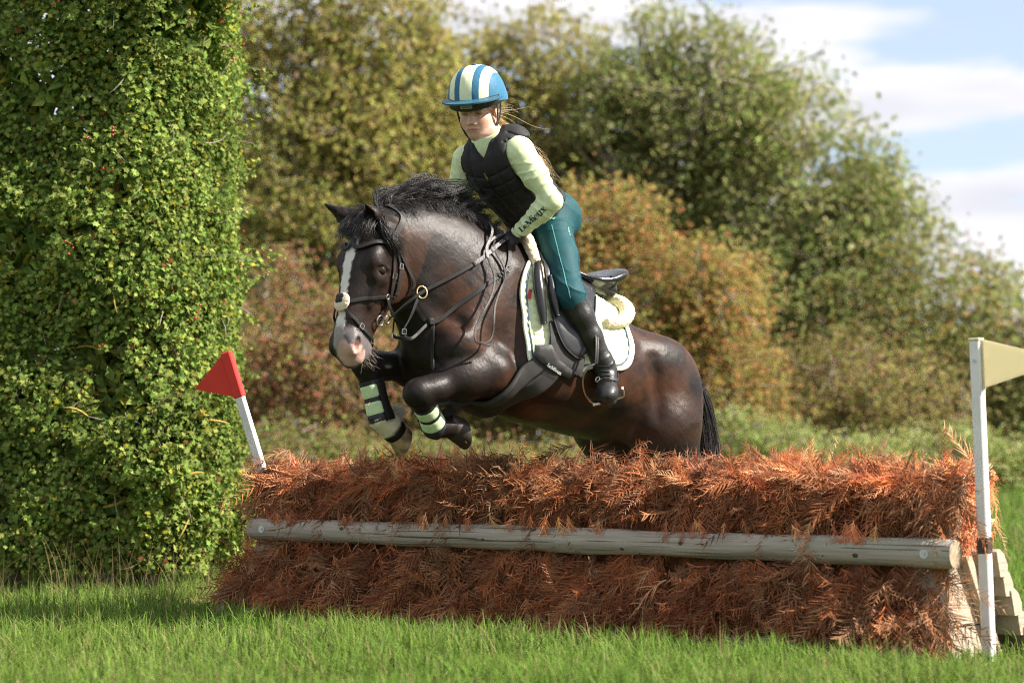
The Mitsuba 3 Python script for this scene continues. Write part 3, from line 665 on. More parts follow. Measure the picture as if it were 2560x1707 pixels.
def brush_end(n, t0, s):
    z = rng.uniform(.05, .66, n); u = rng.random(n); nn = fn(z) - u * .30
    P = FL + FE * (t0 + rng.normal(size=n) * .03)[:, None] + FN * nn[:, None] + np.array([0, 0, 1.0]) * z[:, None]
    D = FE * s * rng.normal(.22, .25, n)[:, None] + FN * rng.normal(.3, .4, n)[:, None] + np.array([0, 0, 1.0]) * rng.normal(-.4, .5, n)[:, None]
    return P, D, FE * s + np.array([0, 0, .8]) + rng.normal(size=(n, 3)) * .4, rng.uniform(.5, 1.0, n), palette(n, RUST, .25)
sets = [bunches(250, 8, .10, .335), bunches(250, 7, .53, .69), bunches(190, 8, .08, .33, .02, .7, 1.1), bunches(170, 8, .50, .66, .02, .7, 1.1), brush_top(290, 8), brush_end(300, .05, -1), tuple(a[:260] for a in brush_end(260, 3.33, 1))]
e5 = sets[6]; up_ = e5[0][:, 2] > .40; sets[6] = tuple(a[up_] for a in e5)
A = [np.concatenate(a) for a in zip(*sets)]
m, c = place_fronds(*A)
bk = put(fence + '__brush', m, 'frond', color=c, kind='stuff', label='dried rust brown conifer fronds packed into the fence')
B1 = bunches(110, 1, .10, .32); B2 = bunches(110, 1, .53, .67)
for i in range(110):          # the fronds lying on top, each a part
    for Bq in (B1, B2):
        P_, D_, U_, S_, C_ = [a[i:i + 1] for a in Bq]
        m, c = place_fronds(P_ + FN * .03, D_, U_, S_ * 1.12, C_ * 1.12)
        put(fence + '__frond', m, 'frond', color=c)
# trailing sprays over the log, and bare twigs on top
n = 46; t = rng.uniform(.1, 3.3, n); P = FL + FE * t[:, None] + FN * (.115 + .01 * rng.random(n))[:, None] + np.array([0, 0, 1.0]) * (.462 + .02 * rng.random(n))[:, None]
m, c = place_fronds(P, FN * .25 + FE * rng.normal(0, .35, n)[:, None] + np.array([0, 0, -1.0]), np.tile(FN, (n, 1)), rng.uniform(.5, .85, n), palette(n, RUST, .2))
put(fence + '__trailing_fronds', m, 'frond', color=c, kind='stuff')
mat('twig_brown', tint((.10, .045, .025), (.24, .12, .07), 40), rough=.7)
tw = []
for i in range(420):
    t, w_ = rng.uniform(-.05, 3.36), rng.uniform(-.24, .0); p = FP(min(t, 3.29), w_, ZT - .15 + .03 * rng.random()); L = rng.uniform(.08, .21); d = unit(np.array([0, 0, 1.0]) + rng.normal(size=3) * .35 + FE * rng.normal() * .2)
    tw.append(spline([p, p + d * L * .5 + rng.normal(size=3) * .01, p + d * L], 6))
for i in range(170):
    t, z_ = rng.uniform(.05, 3.3), rng.choice([rng.uniform(.08, .33), rng.uniform(.5, .67)]); p = FP(t, fn(z_) + .02 + .03 * rng.random(), z_); L = rng.uniform(.06, .17); d = unit(FN * .45 + np.array([0, 0, -.4]) + rng.normal(size=3) * .55)
    tw.append(spline([p, p + d * L * .5 + rng.normal(size=3) * .01, p + d * L], 6))
put(fence + '__twigs', strands(np.array(tw), rng.uniform(.0014, .0034, len(tw)), 4), 'twig_brown', kind='stuff')
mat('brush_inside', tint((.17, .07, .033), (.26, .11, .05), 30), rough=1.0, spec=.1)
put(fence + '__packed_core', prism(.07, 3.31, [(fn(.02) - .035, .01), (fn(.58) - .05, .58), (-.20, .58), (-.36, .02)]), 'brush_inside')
# ---- flags
mat('white_plastic', tint((.56, .55, .52), (.74, .74, .72), 9), rough=.35)
mat('red_plastic', tint((.56, .022, .014), (.62, .03, .02), 14), rough=.33)
scene['flag_sheet'] = {'type': 'principledthin', 'base_color': rgb(.80, .75, .55), 'roughness': .4, 'diff_trans': 1.3, 'eta': 1.45}
mat('dark_tape', (.03, .028, .026), rough=.5)
def flag_post(key, base, up, side, H, m_flag, red, tape):
    up = unit(up); side = unit(side - up * (np.asarray(side) @ up)); fr = np.cross(side, up)
    M = frame(base, side, np.cross(up, side), up)
    def B(x0, x1, y0, y1, z0, z1, b=.004):
        bb = bevel_box(x1 - x0, y1 - y0, z1 - z0, b); return moved(bb, M @ frame(np.array([(x0 + x1) / 2, (y0 + y1) / 2, (z0 + z1) / 2]), [1, 0, 0], [0, 1, 0], [0, 0, 1]))
    put(key + '__post', B(-.019, .019, -.019, .019, -.1, H), 'white_plastic', smooth=25)
    d = 1 if not red else -1
    if red:
        put(key + '__flag_sleeve', B(-.023, .023, -.023, .023, H - .20, H + .012, .005), m_flag, smooth=25)
        pl = [(-.022, H + .004), (-.185, H - .095), (-.187, H - .105), (-.022, H - .19)]; th = .008
    else:
        put(key + '__cap', B(-.021, .021, -.021, .021, H - .004, H + .008, .003), 'flag_cap', smooth=25)
        pl = [(.024, H + .002), (.31, H - .078), (.31, H - .09), (.024, H - .165)]; th = .005
        put(key + '__screw', moved(trimesh.creation.cylinder(.006, .006, sections=12), M @ frame(np.array([0, -.0215, H - .07]), [1, 0, 0], [0, 0, 1], [0, -1, 0])), 'galvanised')
        put(key + '__flag_hem', B(.019, .027, -.006, .006, H - .172, H + .002, .002), 'flag_cap')
    P = Polygon(pl).buffer(-.003).buffer(.003, 4); e = trimesh.creation.extrude_polygon(P, th, engine='earcut'); v = np.asarray(e.vertices)
    put(key + '__flag', moved(tm(np.stack([v[:, 0], v[:, 2] - th / 2, v[:, 1]], 1), e.faces[:, ::-1]), M), m_flag, smooth=25)
    if tape: put(key + '__tape', B(-.0205, .0205, -.0205, .0205, tape[0], tape[1], .003), 'dark_tape', smooth=25)
mat('flag_cap', (.55, .50, .33), rough=.45)
k = thing('red_flag_post', 'leaning white post with a red triangular flag at the left end of the brush fence', 'flag')
flag_post(k, np.array([-.915, 9.93, .02]), [-.168, .0, .544], np.array([1.0, -.25, 0]), 1.185, 'red_plastic', True, None)
k = thing('white_flag_post', 'upright white post with a cream triangular flag at the right end of the brush fence', 'flag')
flag_post(k, np.array([1.632, 7.70, 0]), [-.035, .0, 1.11], np.array([.787, -.618, 0]), 1.105, 'flag_sheet', False, (.372, .43))
# bits of brush kicked up by the hooves
n = 22; P = np.stack([rng.uniform(-.75, -.15, n), rng.uniform(8.6, 9.0, n), rng.uniform(.68, .95, n)], 1)
t_, n_ = rng.uniform(.0, 3.3, 190), .2 + rng.exponential(.18, 190); Q_ = FL + FE * t_[:, None] + FN * n_[:, None]; Q_[:, 2] = gz(Q_[:, 0], Q_[:, 1]) + rng.uniform(.015, .07, 190); P = np.vstack([P, Q_]); n = len(P)
V = []; 
for p_ in P:
    d = unit(rng.normal(size=3)); s_ = unit(np.cross(d, rng.normal(size=3))); V += [p_ - d * .010, p_ + s_ * .003, p_ + d * .014]
put('brush_scraps', tm(np.array(V), np.arange(3 * n).reshape(-1, 3)), 'frond', color=palette(3 * n, RUST, .2), kind='stuff', label='scraps of brown frond flying up below the hooves and lying in the grass before the brush fence')
# ================================================================ the pony (local frame: x towards its head, y to its left, z up)
PO = np.array([0.197, 9.2, 0.0]); PR = np.array([[-0.8, -0.6, 0], [0.6, -0.8, 0], [0, 0, 1.0]])
def P2W(p):
    return np.asarray(p, float) @ PR + PO
def pony_to_world(m):
    return tm(P2W(m.vertices), m.faces)
HB = Field((-0.98, -0.42, -0.02), (1.2, 0.42, 1.86), 0.0062)
def body_of_pony(B):
    c, s = math.cos(math.radians(20)), math.sin(math.radians(20))
    B.loft((0, 0, 1.1), [[c, 0, s], [-s, 0, c], [0, 1, 0]], [
        (-.70, .05, -.06, .03), (-.66, .10, -.15, .12), (-.58, .16, -.2, .185), (-.45, .225, -.21, .22), (-.30, .255, -.245, .232), (-.15, .275, -.275, .25),
        (0, .29, -.295, .262), (.15, .30, -.318, .255), (.3, .325, -.33, .225), (.42, .325, -.325, .19), (.52, .27, -.31, .17), (.60, .18, -.27, .14), (.66, .06, -.19, .07)], 0.03, 2.15)
    # neck
    ks = np.array([[.30, 1.33, .235, .165], [.44, 1.355, .248, .15], [.56, 1.415, .248, .125], [.67, 1.468, .222, .105], [.755, 1.505, .178, .09], [.83, 1.54, .13, .08], [.885, 1.555, .095, .075]])
    tt = np.linspace(0, 6, 19)
    kk = np.stack([np.interp(tt, np.arange(7), ks[:, i]) for i in range(4)], 1)
    for a, b in zip(kk[:-1], kk[1:]):
        w = (a[3] / a[2] + b[3] / b[2]) / 2
        B.cone((a[0], 0, a[1]), (b[0], 0, b[1]), a[2], b[2], 0.02, (1, w, 1))
    B.cone((.73, 0, 1.34), (.66, 0, 1.12), .085, .10, .06)
    for y in (-1, 1):
        # shoulder, breast, haunch
        B.cone((.36, .085 * y, 1.43), (.60, .135 * y, 1.14), .085, .085, .05, (1, .8, 1))
        B.cone((.60, .12 * y, 1.13), (.47, .15 * y, 1.02), .085, .08, .06, (1, .85, 1))
        B.ell((.615, .085 * y, 1.09), (.085, .085, .13), .05)
        B.ell((-.38, .14 * y, 1.09), (.16, .10, .12), .06)
        B.ell((-.485, .125 * y, .93), (.16, .125, .24), .06)
        B.ell((-.40, .13 * y, .83), (.13, .11, .16), .05)
        B.ell((.06, .2 * y, 1.04), (.28, .06, .14), .08)
        # creases: neck groove, shoulder edge, flank, thigh
        B.cone((.80, .115 * y, 1.34), (.62, .165 * y, 1.22), .008, .010, .06, sub=True)
        B.cone((.33, .20 * y, 1.42), (.40, .22 * y, 1.08), .006, .010, .045, sub=True)
        B.cone((-.30, .255 * y, 1.10), (-.33, .24 * y, .86), .008, .012, .05, sub=True)
        B.cone((-.60, .19 * y, 1.0), (-.56, .185 * y, .70), .006, .009, .04, sub=True)
    # hind legs: stifle, hock, fetlock, hoof
    for y, dx, dz in ((.15, 0, 0), (-.15, .09, .02)):
        B.chain([(-.45 + dx, y, .82, .145), (-.53 + dx, y, .62 + dz, .088), (-.635 + dx, y, .46 + dz, .055)], .05, (1, .85, 1))
        B.cone((-.655 + dx, y, .51 + dz), (-.635 + dx, y, .43 + dz), .032, .048, .02)
        B.chain([(-.635 + dx, y, .44 + dz, .046), (-.625 + dx, y, .3 + dz, .034), (-.61 + dx, y, .2 + dz, .043)], .03)
        B.chain([(-.61 + dx, y, .2 + dz, .043), (-.57 + dx, y, .115 + dz, .041), (-.555 + dx, y, .06 + dz, .052)], .02)
    # fore legs: elbow, knee, fetlock, coronet, toe
    for pts in FORELEGS:
        e, kn, fe, co = pts
        e, kn, fe, co = map(np.array, (e, kn, fe, co))
        up = np.array([0, 0, 1.0])
        m = e + (kn - e) * .35
        B.chain([(*e, .085), (*m, .066), (*(e + (kn - e) * .82), .046), (*kn, .05)], .055)
        ax = unit(kn - e)
        B.ell(m + np.array([0, 0, .02]), (.11, .055, .06), .04)
        B.ell(kn, (.06, .05, .056), .025)
        B.ell(kn - ax * .03 + np.array([0, 0, -.03]), (.035, .035, .03), .02)
        B.chain([(*kn, .046), (*(kn + (fe - kn) * .25), .036), (*(kn + (fe - kn) * .7), .034), (*fe, .041)], .025)
        g = .006 * (fe[1] < 0); B.chain([(*fe, .042 + g), (*(fe + (co - fe) * .6), .038 + g), (*co, .046 + g)], .02)
    # head: axis from poll to muzzle
    B.loft(HEADO, HEADR, [(-.035, .0, -.10, .04), (0.0, .035, -.13, .078), (.08, .068, -.155, .094), (.14, .078, -.178, .098), (.20, .082, -.19, .095), (.26, .079, -.18, .082), (.33, .074, -.148, .066), (.40, .068, -.118, .056),
        (.46, .064, -.1, .055), (.51, .048, -.092, .057), (.545, .02, -.08, .05), (.57, -.005, -.06, .03), (.58, -.02, -.045, .015)], .025, 2.4)
    H = HPT
    for y in (-1, 1):
        B.ell(H(.165, .018, .085 * y), (.05, .042, .024), .03, HEADR)           # brow
        B.cone(H(.186, -.032, .0995 * y), H(.184, .022, .101 * y), .0075, .009, .012)   # upper lid
        B.ell(H(.228, -.010, .086 * y), (.028, .04, .016), .02, HEADR)         # lower lid
        B.ell(H(.204, -.001, .110 * y), (.0145, .027, .014), .005, HEADR, sub=True)
        B.ell(H(.20, -.105, .06 * y), (.098, .085, .032), .02, HEADR)           # jowl
        B.cone(H(.24, .0, .083 * y), H(.34, -.012, .064 * y), .016, .01, .02)   # facial crest
        B.ell(H(.497, .010, .046 * y), (.048, .034, .024), .018, HEADR)          # nostril flare
        B.ell(H(.503, .008, .070 * y), (.031, .0135, .032), .006, HEADR, sub=True)
        B.cone(H(.405, -.088, .05 * y), H(.52, -.06, .058 * y), .005, .004, .006, sub=True)  # mouth line
    B.ell(H(.50, -.085, 0), (.045, .03, .04), .02, HEADR)                        # chin
    # ears
    for base, tip, out in EARS:
        base, tip, out = map(np.array, (base, tip, out))
        m = base + (tip - base) * .45
        B.chain([(*base, .030), (*m, .034)], .014); B.chain([(*m, .031), (*tip, .005)], .01)
        o2 = unit(out)
        B.cone(base + (tip - base) * .22 + o2 * .021, base + (tip - base) * .55 + o2 * .022, .02, .021, .006, sub=True)
        B.cone(base + (tip - base) * .55 + o2 * .022, base + (tip - base) * .9 + o2 * .008, .021, .004, .006, sub=True)
def turned(yaw, tilt):
    c, s, a, b = math.cos(yaw), math.sin(yaw), math.sin(tilt), math.cos(tilt)
    return np.array([[a * c, a * s, -b], [b * c, b * s, a], [-s, c, 0]])
HEADO = np.array([.936, .028, 1.606]); HEADR = turned(math.radians(13), math.radians(16.7))
HPT = lambda t, f, y: HEADO + t * HEADR[0] + f * HEADR[1] + y * HEADR[2]
FORELEGS = [((.47, .15, 1.03), (.80, .14, .945), (.668, .062, .817), (.595, .056, .82)), ((.48, -.155, 1.04), (.868, -.125, 1.065), (.815, -.10, .852), (.752, -.10, .806))]
EARS = [((.952, .072, 1.60), (1.04, .135, 1.658), (.9, .5, -.5)), ((.975, -.035, 1.602), (1.05, -.14, 1.682), (.9, -.1, -.5))]
body_of_pony(HB)
HB.wobble(.0024, 11, 3); HB.wobble(.0006, 40, 5)
PONY_MESH = HB.mesh(0.0, 2)
# ---- coat, hooves, eyes, mane, tail
def head_coords(v):
    q = (np.asarray(v) - HEADO) @ HEADR.T
    return q[:, 0], q[:, 1], q[:, 2]
def band(x, a, b, w):
    return np.clip((x - a) / w + .5, 0, 1) * np.clip((b - x) / w + .5, 0, 1)
def coat_colors(v):
    n1, n2 = meshkit.fbm(v * 9, 3, 1), meshkit.fbm(v * 55, 3, 2)
    black, brown = np.array([.0105, .0078, .0068]), np.array([.062, .026, .0125])
    x, y, z = v.T
    trunk = np.clip((.74 - x) / .12, 0, 1) * np.clip((z - .72) / .2, 0, 1)
    leg = np.clip((.62 - x) / .1, 0, 1) * 0 + 1
    w = trunk * np.clip((n1 - .33) * 2.4, 0, 1) * np.clip((1.52 - z) / .16, 0.12, 1)
    t, f, s = head_coords(v)
    onhead = (t > -.03) & (f > -.2) & (x > .72)
    w = np.where(onhead, .16 * np.clip((n1 - .35) * 4, 0, 1) + .35 * np.clip((-f - .02) / .1, 0, 1), w)
    fore = (z < 1.12) & (x > .5) & (np.abs(y) > .02) & (~onhead)
    w = np.where(fore, w * .25, w)
    c = black * (1 - w[:, None]) + brown * w[:, None]
    c = c * (.8 + .4 * n2[:, None])
    e = (meshkit.fbm(v * 70, 3, 9) - .5) * .022
    # blaze, white lip, pink muzzle
    s0 = np.interp(t, [.05, .2, .33, .42, .5], [-.013, -.008, .0, .006, .004])
    hw = np.interp(t, [.03, .08, .14, .24, .34, .40, .47], [.006, .033, .028, .020, .019, .017, .024])
    bl = np.clip((hw + e - np.abs(s - s0)) / .004 + .5, 0, 1) * (f > .0) * onhead
    c = c * (1 - bl[:, None]) + np.array([.55, .53, .48]) * bl[:, None]
    grey = np.clip((t + e * .8 - .435) / .02, 0, 1) * onhead * np.clip((s + .035) / .02, 0, 1)
    c = c * (1 - .75 * grey[:, None]) + np.array([.14, .125, .125]) * .75 * grey[:, None]
    d = np.sqrt(((t - .528) / .058) ** 2 + ((f + .004) / .062) ** 2 + ((s - .026) / .05) ** 2)
    pk = np.clip((1.0 + e * 12 - d) / .07, 0, 1) * onhead * np.clip((s + .03) / .02, 0, 1)
    c = c * (1 - pk[:, None]) + (np.array([.47, .30, .25]) * (.85 + .3 * n2[:, None])) * pk[:, None]
    dk = np.exp(-(((t - .505) / .018) ** 2 + ((f + .030) / .010) ** 2 + ((np.abs(s) - .06) / .02) ** 2)) * onhead
    c = c * (1 - .8 * dk[:, None]) + np.array([.02, .018, .018]) * .8 * dk[:, None]
    # white pastern of the far fore leg, chestnut mark inside the far forearm
    _, _, fe, co = [np.array(q) for q in FORELEGS[1]]
    tt = (v - fe) @ unit(co - fe)
    wp = (np.linalg.norm(v - (fe + co) / 2, axis=1) < .10) & (v[:, 1] < 0)
    ww = np.clip((tt + .03 + e) / .008, 0, 1) * wp * np.clip((.068 - tt + e * .7) / .01, 0, 1)
    c = c * (1 - ww[:, None]) + np.array([.60, .54, .42]) * ww[:, None]
    ch = np.exp(-(((v - np.array([.80, -.085, 1.055])) / [.03, .03, .012]) ** 2).sum(1) * 1.5)
    ch = np.clip(ch * 3 - 1, 0, 1)
    return c * (1 - ch[:, None]) + np.array([.2, .185, .15]) * ch[:, None]
def hair_bump(p, n, uv):
    return fbm(p.x * 30, p.y * 30, p.z * 22, 3) * 0.0018 + fbm(p.x * 170, p.y * 170, p.z * 70, 2) * 0.0008
bumped('coat', VCOL, hair_bump, rough=.46, spec=.22)
pony = thing('pony', 'dark brown pony with a white blaze jumping over the brush fence', 'pony')
put(pony + '__body', pony_to_world(PONY_MESH), 'coat', smooth=True, color=coat_colors(PONY_MESH.vertices))
def hoof_col(p, n, uv):
    k = fbm(p.x * 40, p.y * 40, p.z * 40, 3)
    return mix((.11, .075, .045), (.32, .21, .11), smoothstep(.25, .8, k))
mat('hoof', proc(hoof_col), rough=.5)
mat('hoof_dark', tint((.018, .014, .012), (.04, .03, .025), 60) , rough=.5)
def hoof(co, dr_, fr, m, L=.078):
    d, fr = unit(dr_), np.asarray(fr, float); fr = unit(fr - d * (fr @ d)); sd = np.cross(d, fr)
    n = 20; vs = []
    for t, r in ((-.012, .043), (.0, .0465), (.03, .0505), (L, .057), (L, .048)):
        for a in np.linspace(0, 2 * np.pi, n, endpoint=False):
            o = math.cos(a)
            vs.append(np.array(co) + d * (t * (1 + .16 * o)) + fr * (o * r * 1.08 + t * .42 + (-.004)) + sd * math.sin(a) * r * .96)
    vs.append(np.array(co) + d * (L - .012) + fr * .03)
    fs = []
    for i in range(4):
        for j in range(n):
            a, b = i * n + j, i * n + (j + 1) % n
            fs += [(a, b, b + n), (a, b + n, a + n)]
    fs += [(4 * n + j, 4 * n + (j + 1) % n, 5 * n) for j in range(n)]
    return put(pony + '__hoof', pony_to_world(tm(vs, fs)), m, smooth=50)
co0, co1 = np.array(FORELEGS[0][3]), np.array(FORELEGS[1][3])
hoof(co0, [-.086, -.004, -.004], [0.05, 0, -1.0], 'hoof_dark', .07)
hoof(co1, [-.06, 0, -.030], [.35, 0, -.85], 'hoof', .062)
hoof([-.555, .15, .065], [.25, 0, -1], [1, 0, 0], 'hoof_dark')
hoof([-.465, -.15, .085], [.25, 0, -1], [1, 0, 0], 'hoof_dark')
mat('pony_eye', VCOL, rough=.12, spec=.5)
for s in (-1, 1):
    ey = trimesh.creation.icosphere(4, .0215); c = HPT(.203, -.0015, .0925 * s)
    d = np.linalg.norm((np.asarray(ey.vertices) - np.array([.004, .018 * s, 0.003])) / [1.5, 1, .8], axis=1)
    col = np.where(d[:, None] < .009, np.array([[.006, .006, .007]]), np.array([[.02, .010, .006]]))
    put(pony + '__eye', pony_to_world(tm(np.asarray(ey.vertices) @ np.stack([HEADR[1], HEADR[2], -HEADR[0]]) + c, ey.faces)), 'pony_eye', smooth=True, color=col)
def locks(root_fn, path_fn, nl, per, spread, jit, n=9, r=(.0007, .0013)):
    out, rad = [], []
    for k in range(nl):
        u = (k + rng.random()) / nl
        P = path_fn(root_fn(u), u)                       # (m,3) control points of the lock
        for _ in range(per):
            o = rng.normal(size=3) * spread; q = P.copy()
            s = np.linspace(0, 1, len(P))[:, None]
            q = q + o * (1 - .25 * s) + rng.normal(size=3) * jit * s ** 1.3
            ln = rng.uniform(.72, 1.05); q = q[0] + (q - q[0]) * (1 - (1 - ln) * s)
            out.append(spline(q, n)); rad.append(rng.uniform(*r))
    return out, rad
mat('mane_hair', (.018, .016, .0155), rough=.42, spec=.5)
crest = np.array([(.905, -.01, 1.628), (.86, 0, 1.65), (.80, 0, 1.672), (.71, 0, 1.69), (.62, 0, 1.682), (.54, 0, 1.66), (.47, 0, 1.63), (.40, 0, 1.595), (.35, 0, 1.565)])
crest_f = lambda u: spline(crest, 200)[int(min(u, .999) * 200)] + np.array([0, rng.normal() * .012, -.012])
def mane_path(p, u):
    h = np.interp(u, [0, .08, .25, .5, .75, 1], [.085, .115, .118, .105, .075, .035]) * rng.uniform(.65, 1.1)
    bk = np.interp(u, [0, .15, .5, 1], [.13, .19, .17, .05]) * rng.uniform(.6, 1.25)
    y = rng.normal() * .022 - .012
    w = rng.normal(size=3) * .012
    return np.array([p, p + [.018 - .1 * bk, y * .4, .45 * h], p + np.array([-.28 * bk, y * .8, .82 * h]) + w, p + np.array([-.68 * bk, y * 1.1, 1.0 * h]) + w, p + [-1.12 * bk, y * 1.3 + rng.normal() * .02, .93 * h + rng.normal() * .025]])
A, ra = locks(crest_f, mane_path, 120, 32, .005, .0065)
# short fringe falling on the near side of the crest
def fringe(p, u):
    return np.array([p + [0, .01, 0], p + [-.012, .028, .022], p + [-.035, .05, .018], p + [-.055, .066, -.012 - .02 * rng.random()]])
B_, rb = locks(crest_f, fringe, 70, 14, .006, .012)
put(pony + '__mane', pony_to_world(strands(A + B_, ra + rb)), 'mane_hair', smooth=True, label='black mane blowing up and back')
# forelock and the hair round the ears
def fore_root(u):
    return HPT(.0 + .03 * rng.random(), .02 + .02 * rng.random(), -.07 + .14 * u)
def fore_path(p, u):
    k = rng.random()
    if k < .62:      # down the forehead
        e = HPT(.075 + .035 * rng.random(), .085, -.075 + .12 * u + rng.normal() * .02); m = (p + e) / 2 + HEADR[1] * .03
        return np.array([p, p + HEADR[1] * .02 + [0, 0, .012], m, e])
    if k < .86:      # across the near cheek
        e = HPT(.09 + .03 * rng.random(), -.04 - .06 * rng.random(), .112); m = HPT(.05, .02, .10)
        return np.array([p, p + [0, .02, .015], m, e])
    e = p + np.array([.02 + .05 * rng.random(), -.06 - .06 * rng.random(), .03 + .05 * rng.random()])
    return np.array([p, p + [.01, -.01, .03], (p + e) / 2 + [0, 0, .03], e])
A, ra = locks(fore_root, fore_path, 84, 18, .007, .012)
put(pony + '__forelock', pony_to_world(strands(A, ra)), 'mane_hair', smooth=True)
# tail: dock and hair
dock = np.array([(-.62, 0, 1.06), (-.69, 0, 1.035), (-.735, 0, .97), (-.76, 0, .88), (-.77, 0, .78)])
put(pony + '__dock', pony_to_world(tube(dock, [.04, .038, .034, .028, .02], 12, 24)), 'mane_hair', smooth=True)
dk_f = lambda u: spline(dock, 60)[10 + int(min(u, .999) * 50)]
def tail_path(p, u):
    a = rng.random() * 2 * np.pi; o = np.array([math.cos(a), math.sin(a), 0]) * np.interp(u, [0, 1], [.038, .02])
    zb = .38 + .15 * rng.random(); q = p + o
    return np.array([q, q + o * .5 + [-.02, 0, -.06], [-.785 + o[0] * 1.5, o[1] * 1.7, min(q[2] - .12, .72)], [-.775 + o[0] * 1.6, o[1] * 1.8, .58], [-.755 + o[0] * 1.2, o[1] * 1.5, zb]]) + rng.normal(size=(1, 3)) * .006
A, ra = locks(dk_f, tail_path, 95, 22, .006, .012, n=10, r=(.0008, .0016))
put(pony + '__tail', pony_to_world(strands(A, ra)), 'mane_hair', smooth=True)
# whiskers and fetlock feathers
mat('whisker_hair', (.22, .18, .14), rough=.4)
W, wr_ = [], []
for _ in range(46):
    p = HPT(rng.uniform(.45, .55), rng.uniform(-.10, -.05), rng.uniform(-.02, .055)); d = unit(-HEADR[1] + rng.normal(size=3) * .38 + [0, .25, -.25]); L = rng.uniform(.03, .075)
    W.append(spline([p, p + d * L * .5, p + d * L + [0, 0, -.008 * rng.random()]], 6)); wr_.append(.0007)
put(pony + '__whiskers', pony_to_world(strands(W, wr_)), 'whisker_hair', smooth=True)
mat('white_hair', (.56, .52, .44), rough=.45)
for fe, co, m, back in ((FORELEGS[1][2], FORELEGS[1][3], 'white_hair', [-.6, 0, .5]), (FORELEGS[0][2], FORELEGS[0][3], 'mane_hair', [-.5, 0, .9])):
    fe, co, back = np.array(fe), np.array(co), unit(back); W, wr_ = [], []
    for _ in range(420):
        p = fe + (co - fe) * rng.uniform(.0, .45) + back * .034 + rng.normal(size=3) * .009
        d = unit(unit(back) * .75 + unit(co - fe) * .3 + rng.normal(size=3) * .16 + np.array([-.55, 0, .2])); L = rng.uniform(.035, .085)
        W.append(spline([p, p + d * L * .5 + back * .006, p + d * L], 6)); wr_.append(rng.uniform(.0008, .0014))
    put(pony + '__feather', pony_to_world(strands(W, wr_)), m, smooth=True)
# ================================================================ the rider (same local frame as the pony)
RF = dict(res=0.0036)
P0, N0 = np.array([.075, -.02, 1.675]), np.array([.405, .035, 1.972])
TA = unit(N0 - P0); TS = np.array([-.30, .95, 0]); TS = unit(TS - TA * (TS @ TA)); TF = np.cross(TS, TA)
TP = lambda a, f, s: P0 + a * TA + f * TF + s * TS
TORSO = [(-.10, .05, -.08, .10), (-.03, .08, -.10, .13), (.05, .083, -.092, .125), (.13, .08, -.08, .112), (.22, .086, -.084, .122), (.30, .088, -.09, .135), (.37, .076, -.088, .14), (.42, .05, -.07, .11), (.46, .02, -.05, .055)]
SHO = [(TP(.365, .018, .132), np.array([.235, .25, 1.715]), np.array([.30, .105, 1.592])), (TP(.37, .005, -.15), np.array([.375, -.205, 1.715]), np.array([.37, -.075, 1.615]))]
LEG = [(np.array([.085, .065, 1.63]), np.array([.165, .275, 1.345]), np.array([.012, .315, 1.05]), unit([.58, .78, -.48])),
       (np.array([.085, -.105, 1.63]), np.array([.14, -.28, 1.345]), np.array([-.015, -.31, 1.05]), unit([.75, -.5, -.35]))]
# head frame
_y, _p = math.radians(33), math.radians(18)
HF0 = np.array([math.cos(_y) * math.cos(_p), math.sin(_y) * math.cos(_p), -math.sin(_p)]); HS0 = np.array([-math.sin(_y), math.cos(_y), 0]); HU0 = np.cross(HF0, HS0)
HC = np.array([.425, .0, 2.095]) - .02 * HF0
RH = np.stack([HU0, HF0, HS0])
HP = lambda f, s, u: HC + f * HF0 + s * HS0 + u * HU0
def limbs(B, grow, k, arms=True, legs=True, upto=1.0):
    if arms:
        for sh, el, wr in SHO:
            B.chain([(*sh, .05 + grow), (*(sh + (el - sh) * .5), .043 + grow), (*el, .034 + grow * .9)], k)
            B.chain([(*el, .034 + grow * .9), (*(el + (wr - el) * .3), .036 + grow), (*(el + (wr - el) * upto), .026 + grow)], k)
    if legs:
        for hp, kn, an, ft in LEG:
            B.chain([(*hp, .076 + grow), (*(hp + (kn - hp) * .45), .067 + grow), (*kn, .053 + grow)], k)
            B.chain([(*kn, .054 + grow), (*(kn + (an - kn) * .3), .049 + grow), (*(kn + (an - kn) * .62), .046 + grow), (*an, .034 + grow)], k)
def torso(B, grow, k, lo=-9, hi=9, n=2.3):
    st = [(a, f + grow, b - grow, w + grow) for a, f, b, w in TORSO if lo <= a <= hi]
    B.loft(P0, np.stack([TA, TF, TS]), st, k, n)
def buttocks(B, grow):
    for s in (-1, 1):
        B.ell(TP(-.02, -.045, .062 * s), np.array([.088, .07, .073]) + grow, .05, np.stack([TA, TF, TS]))
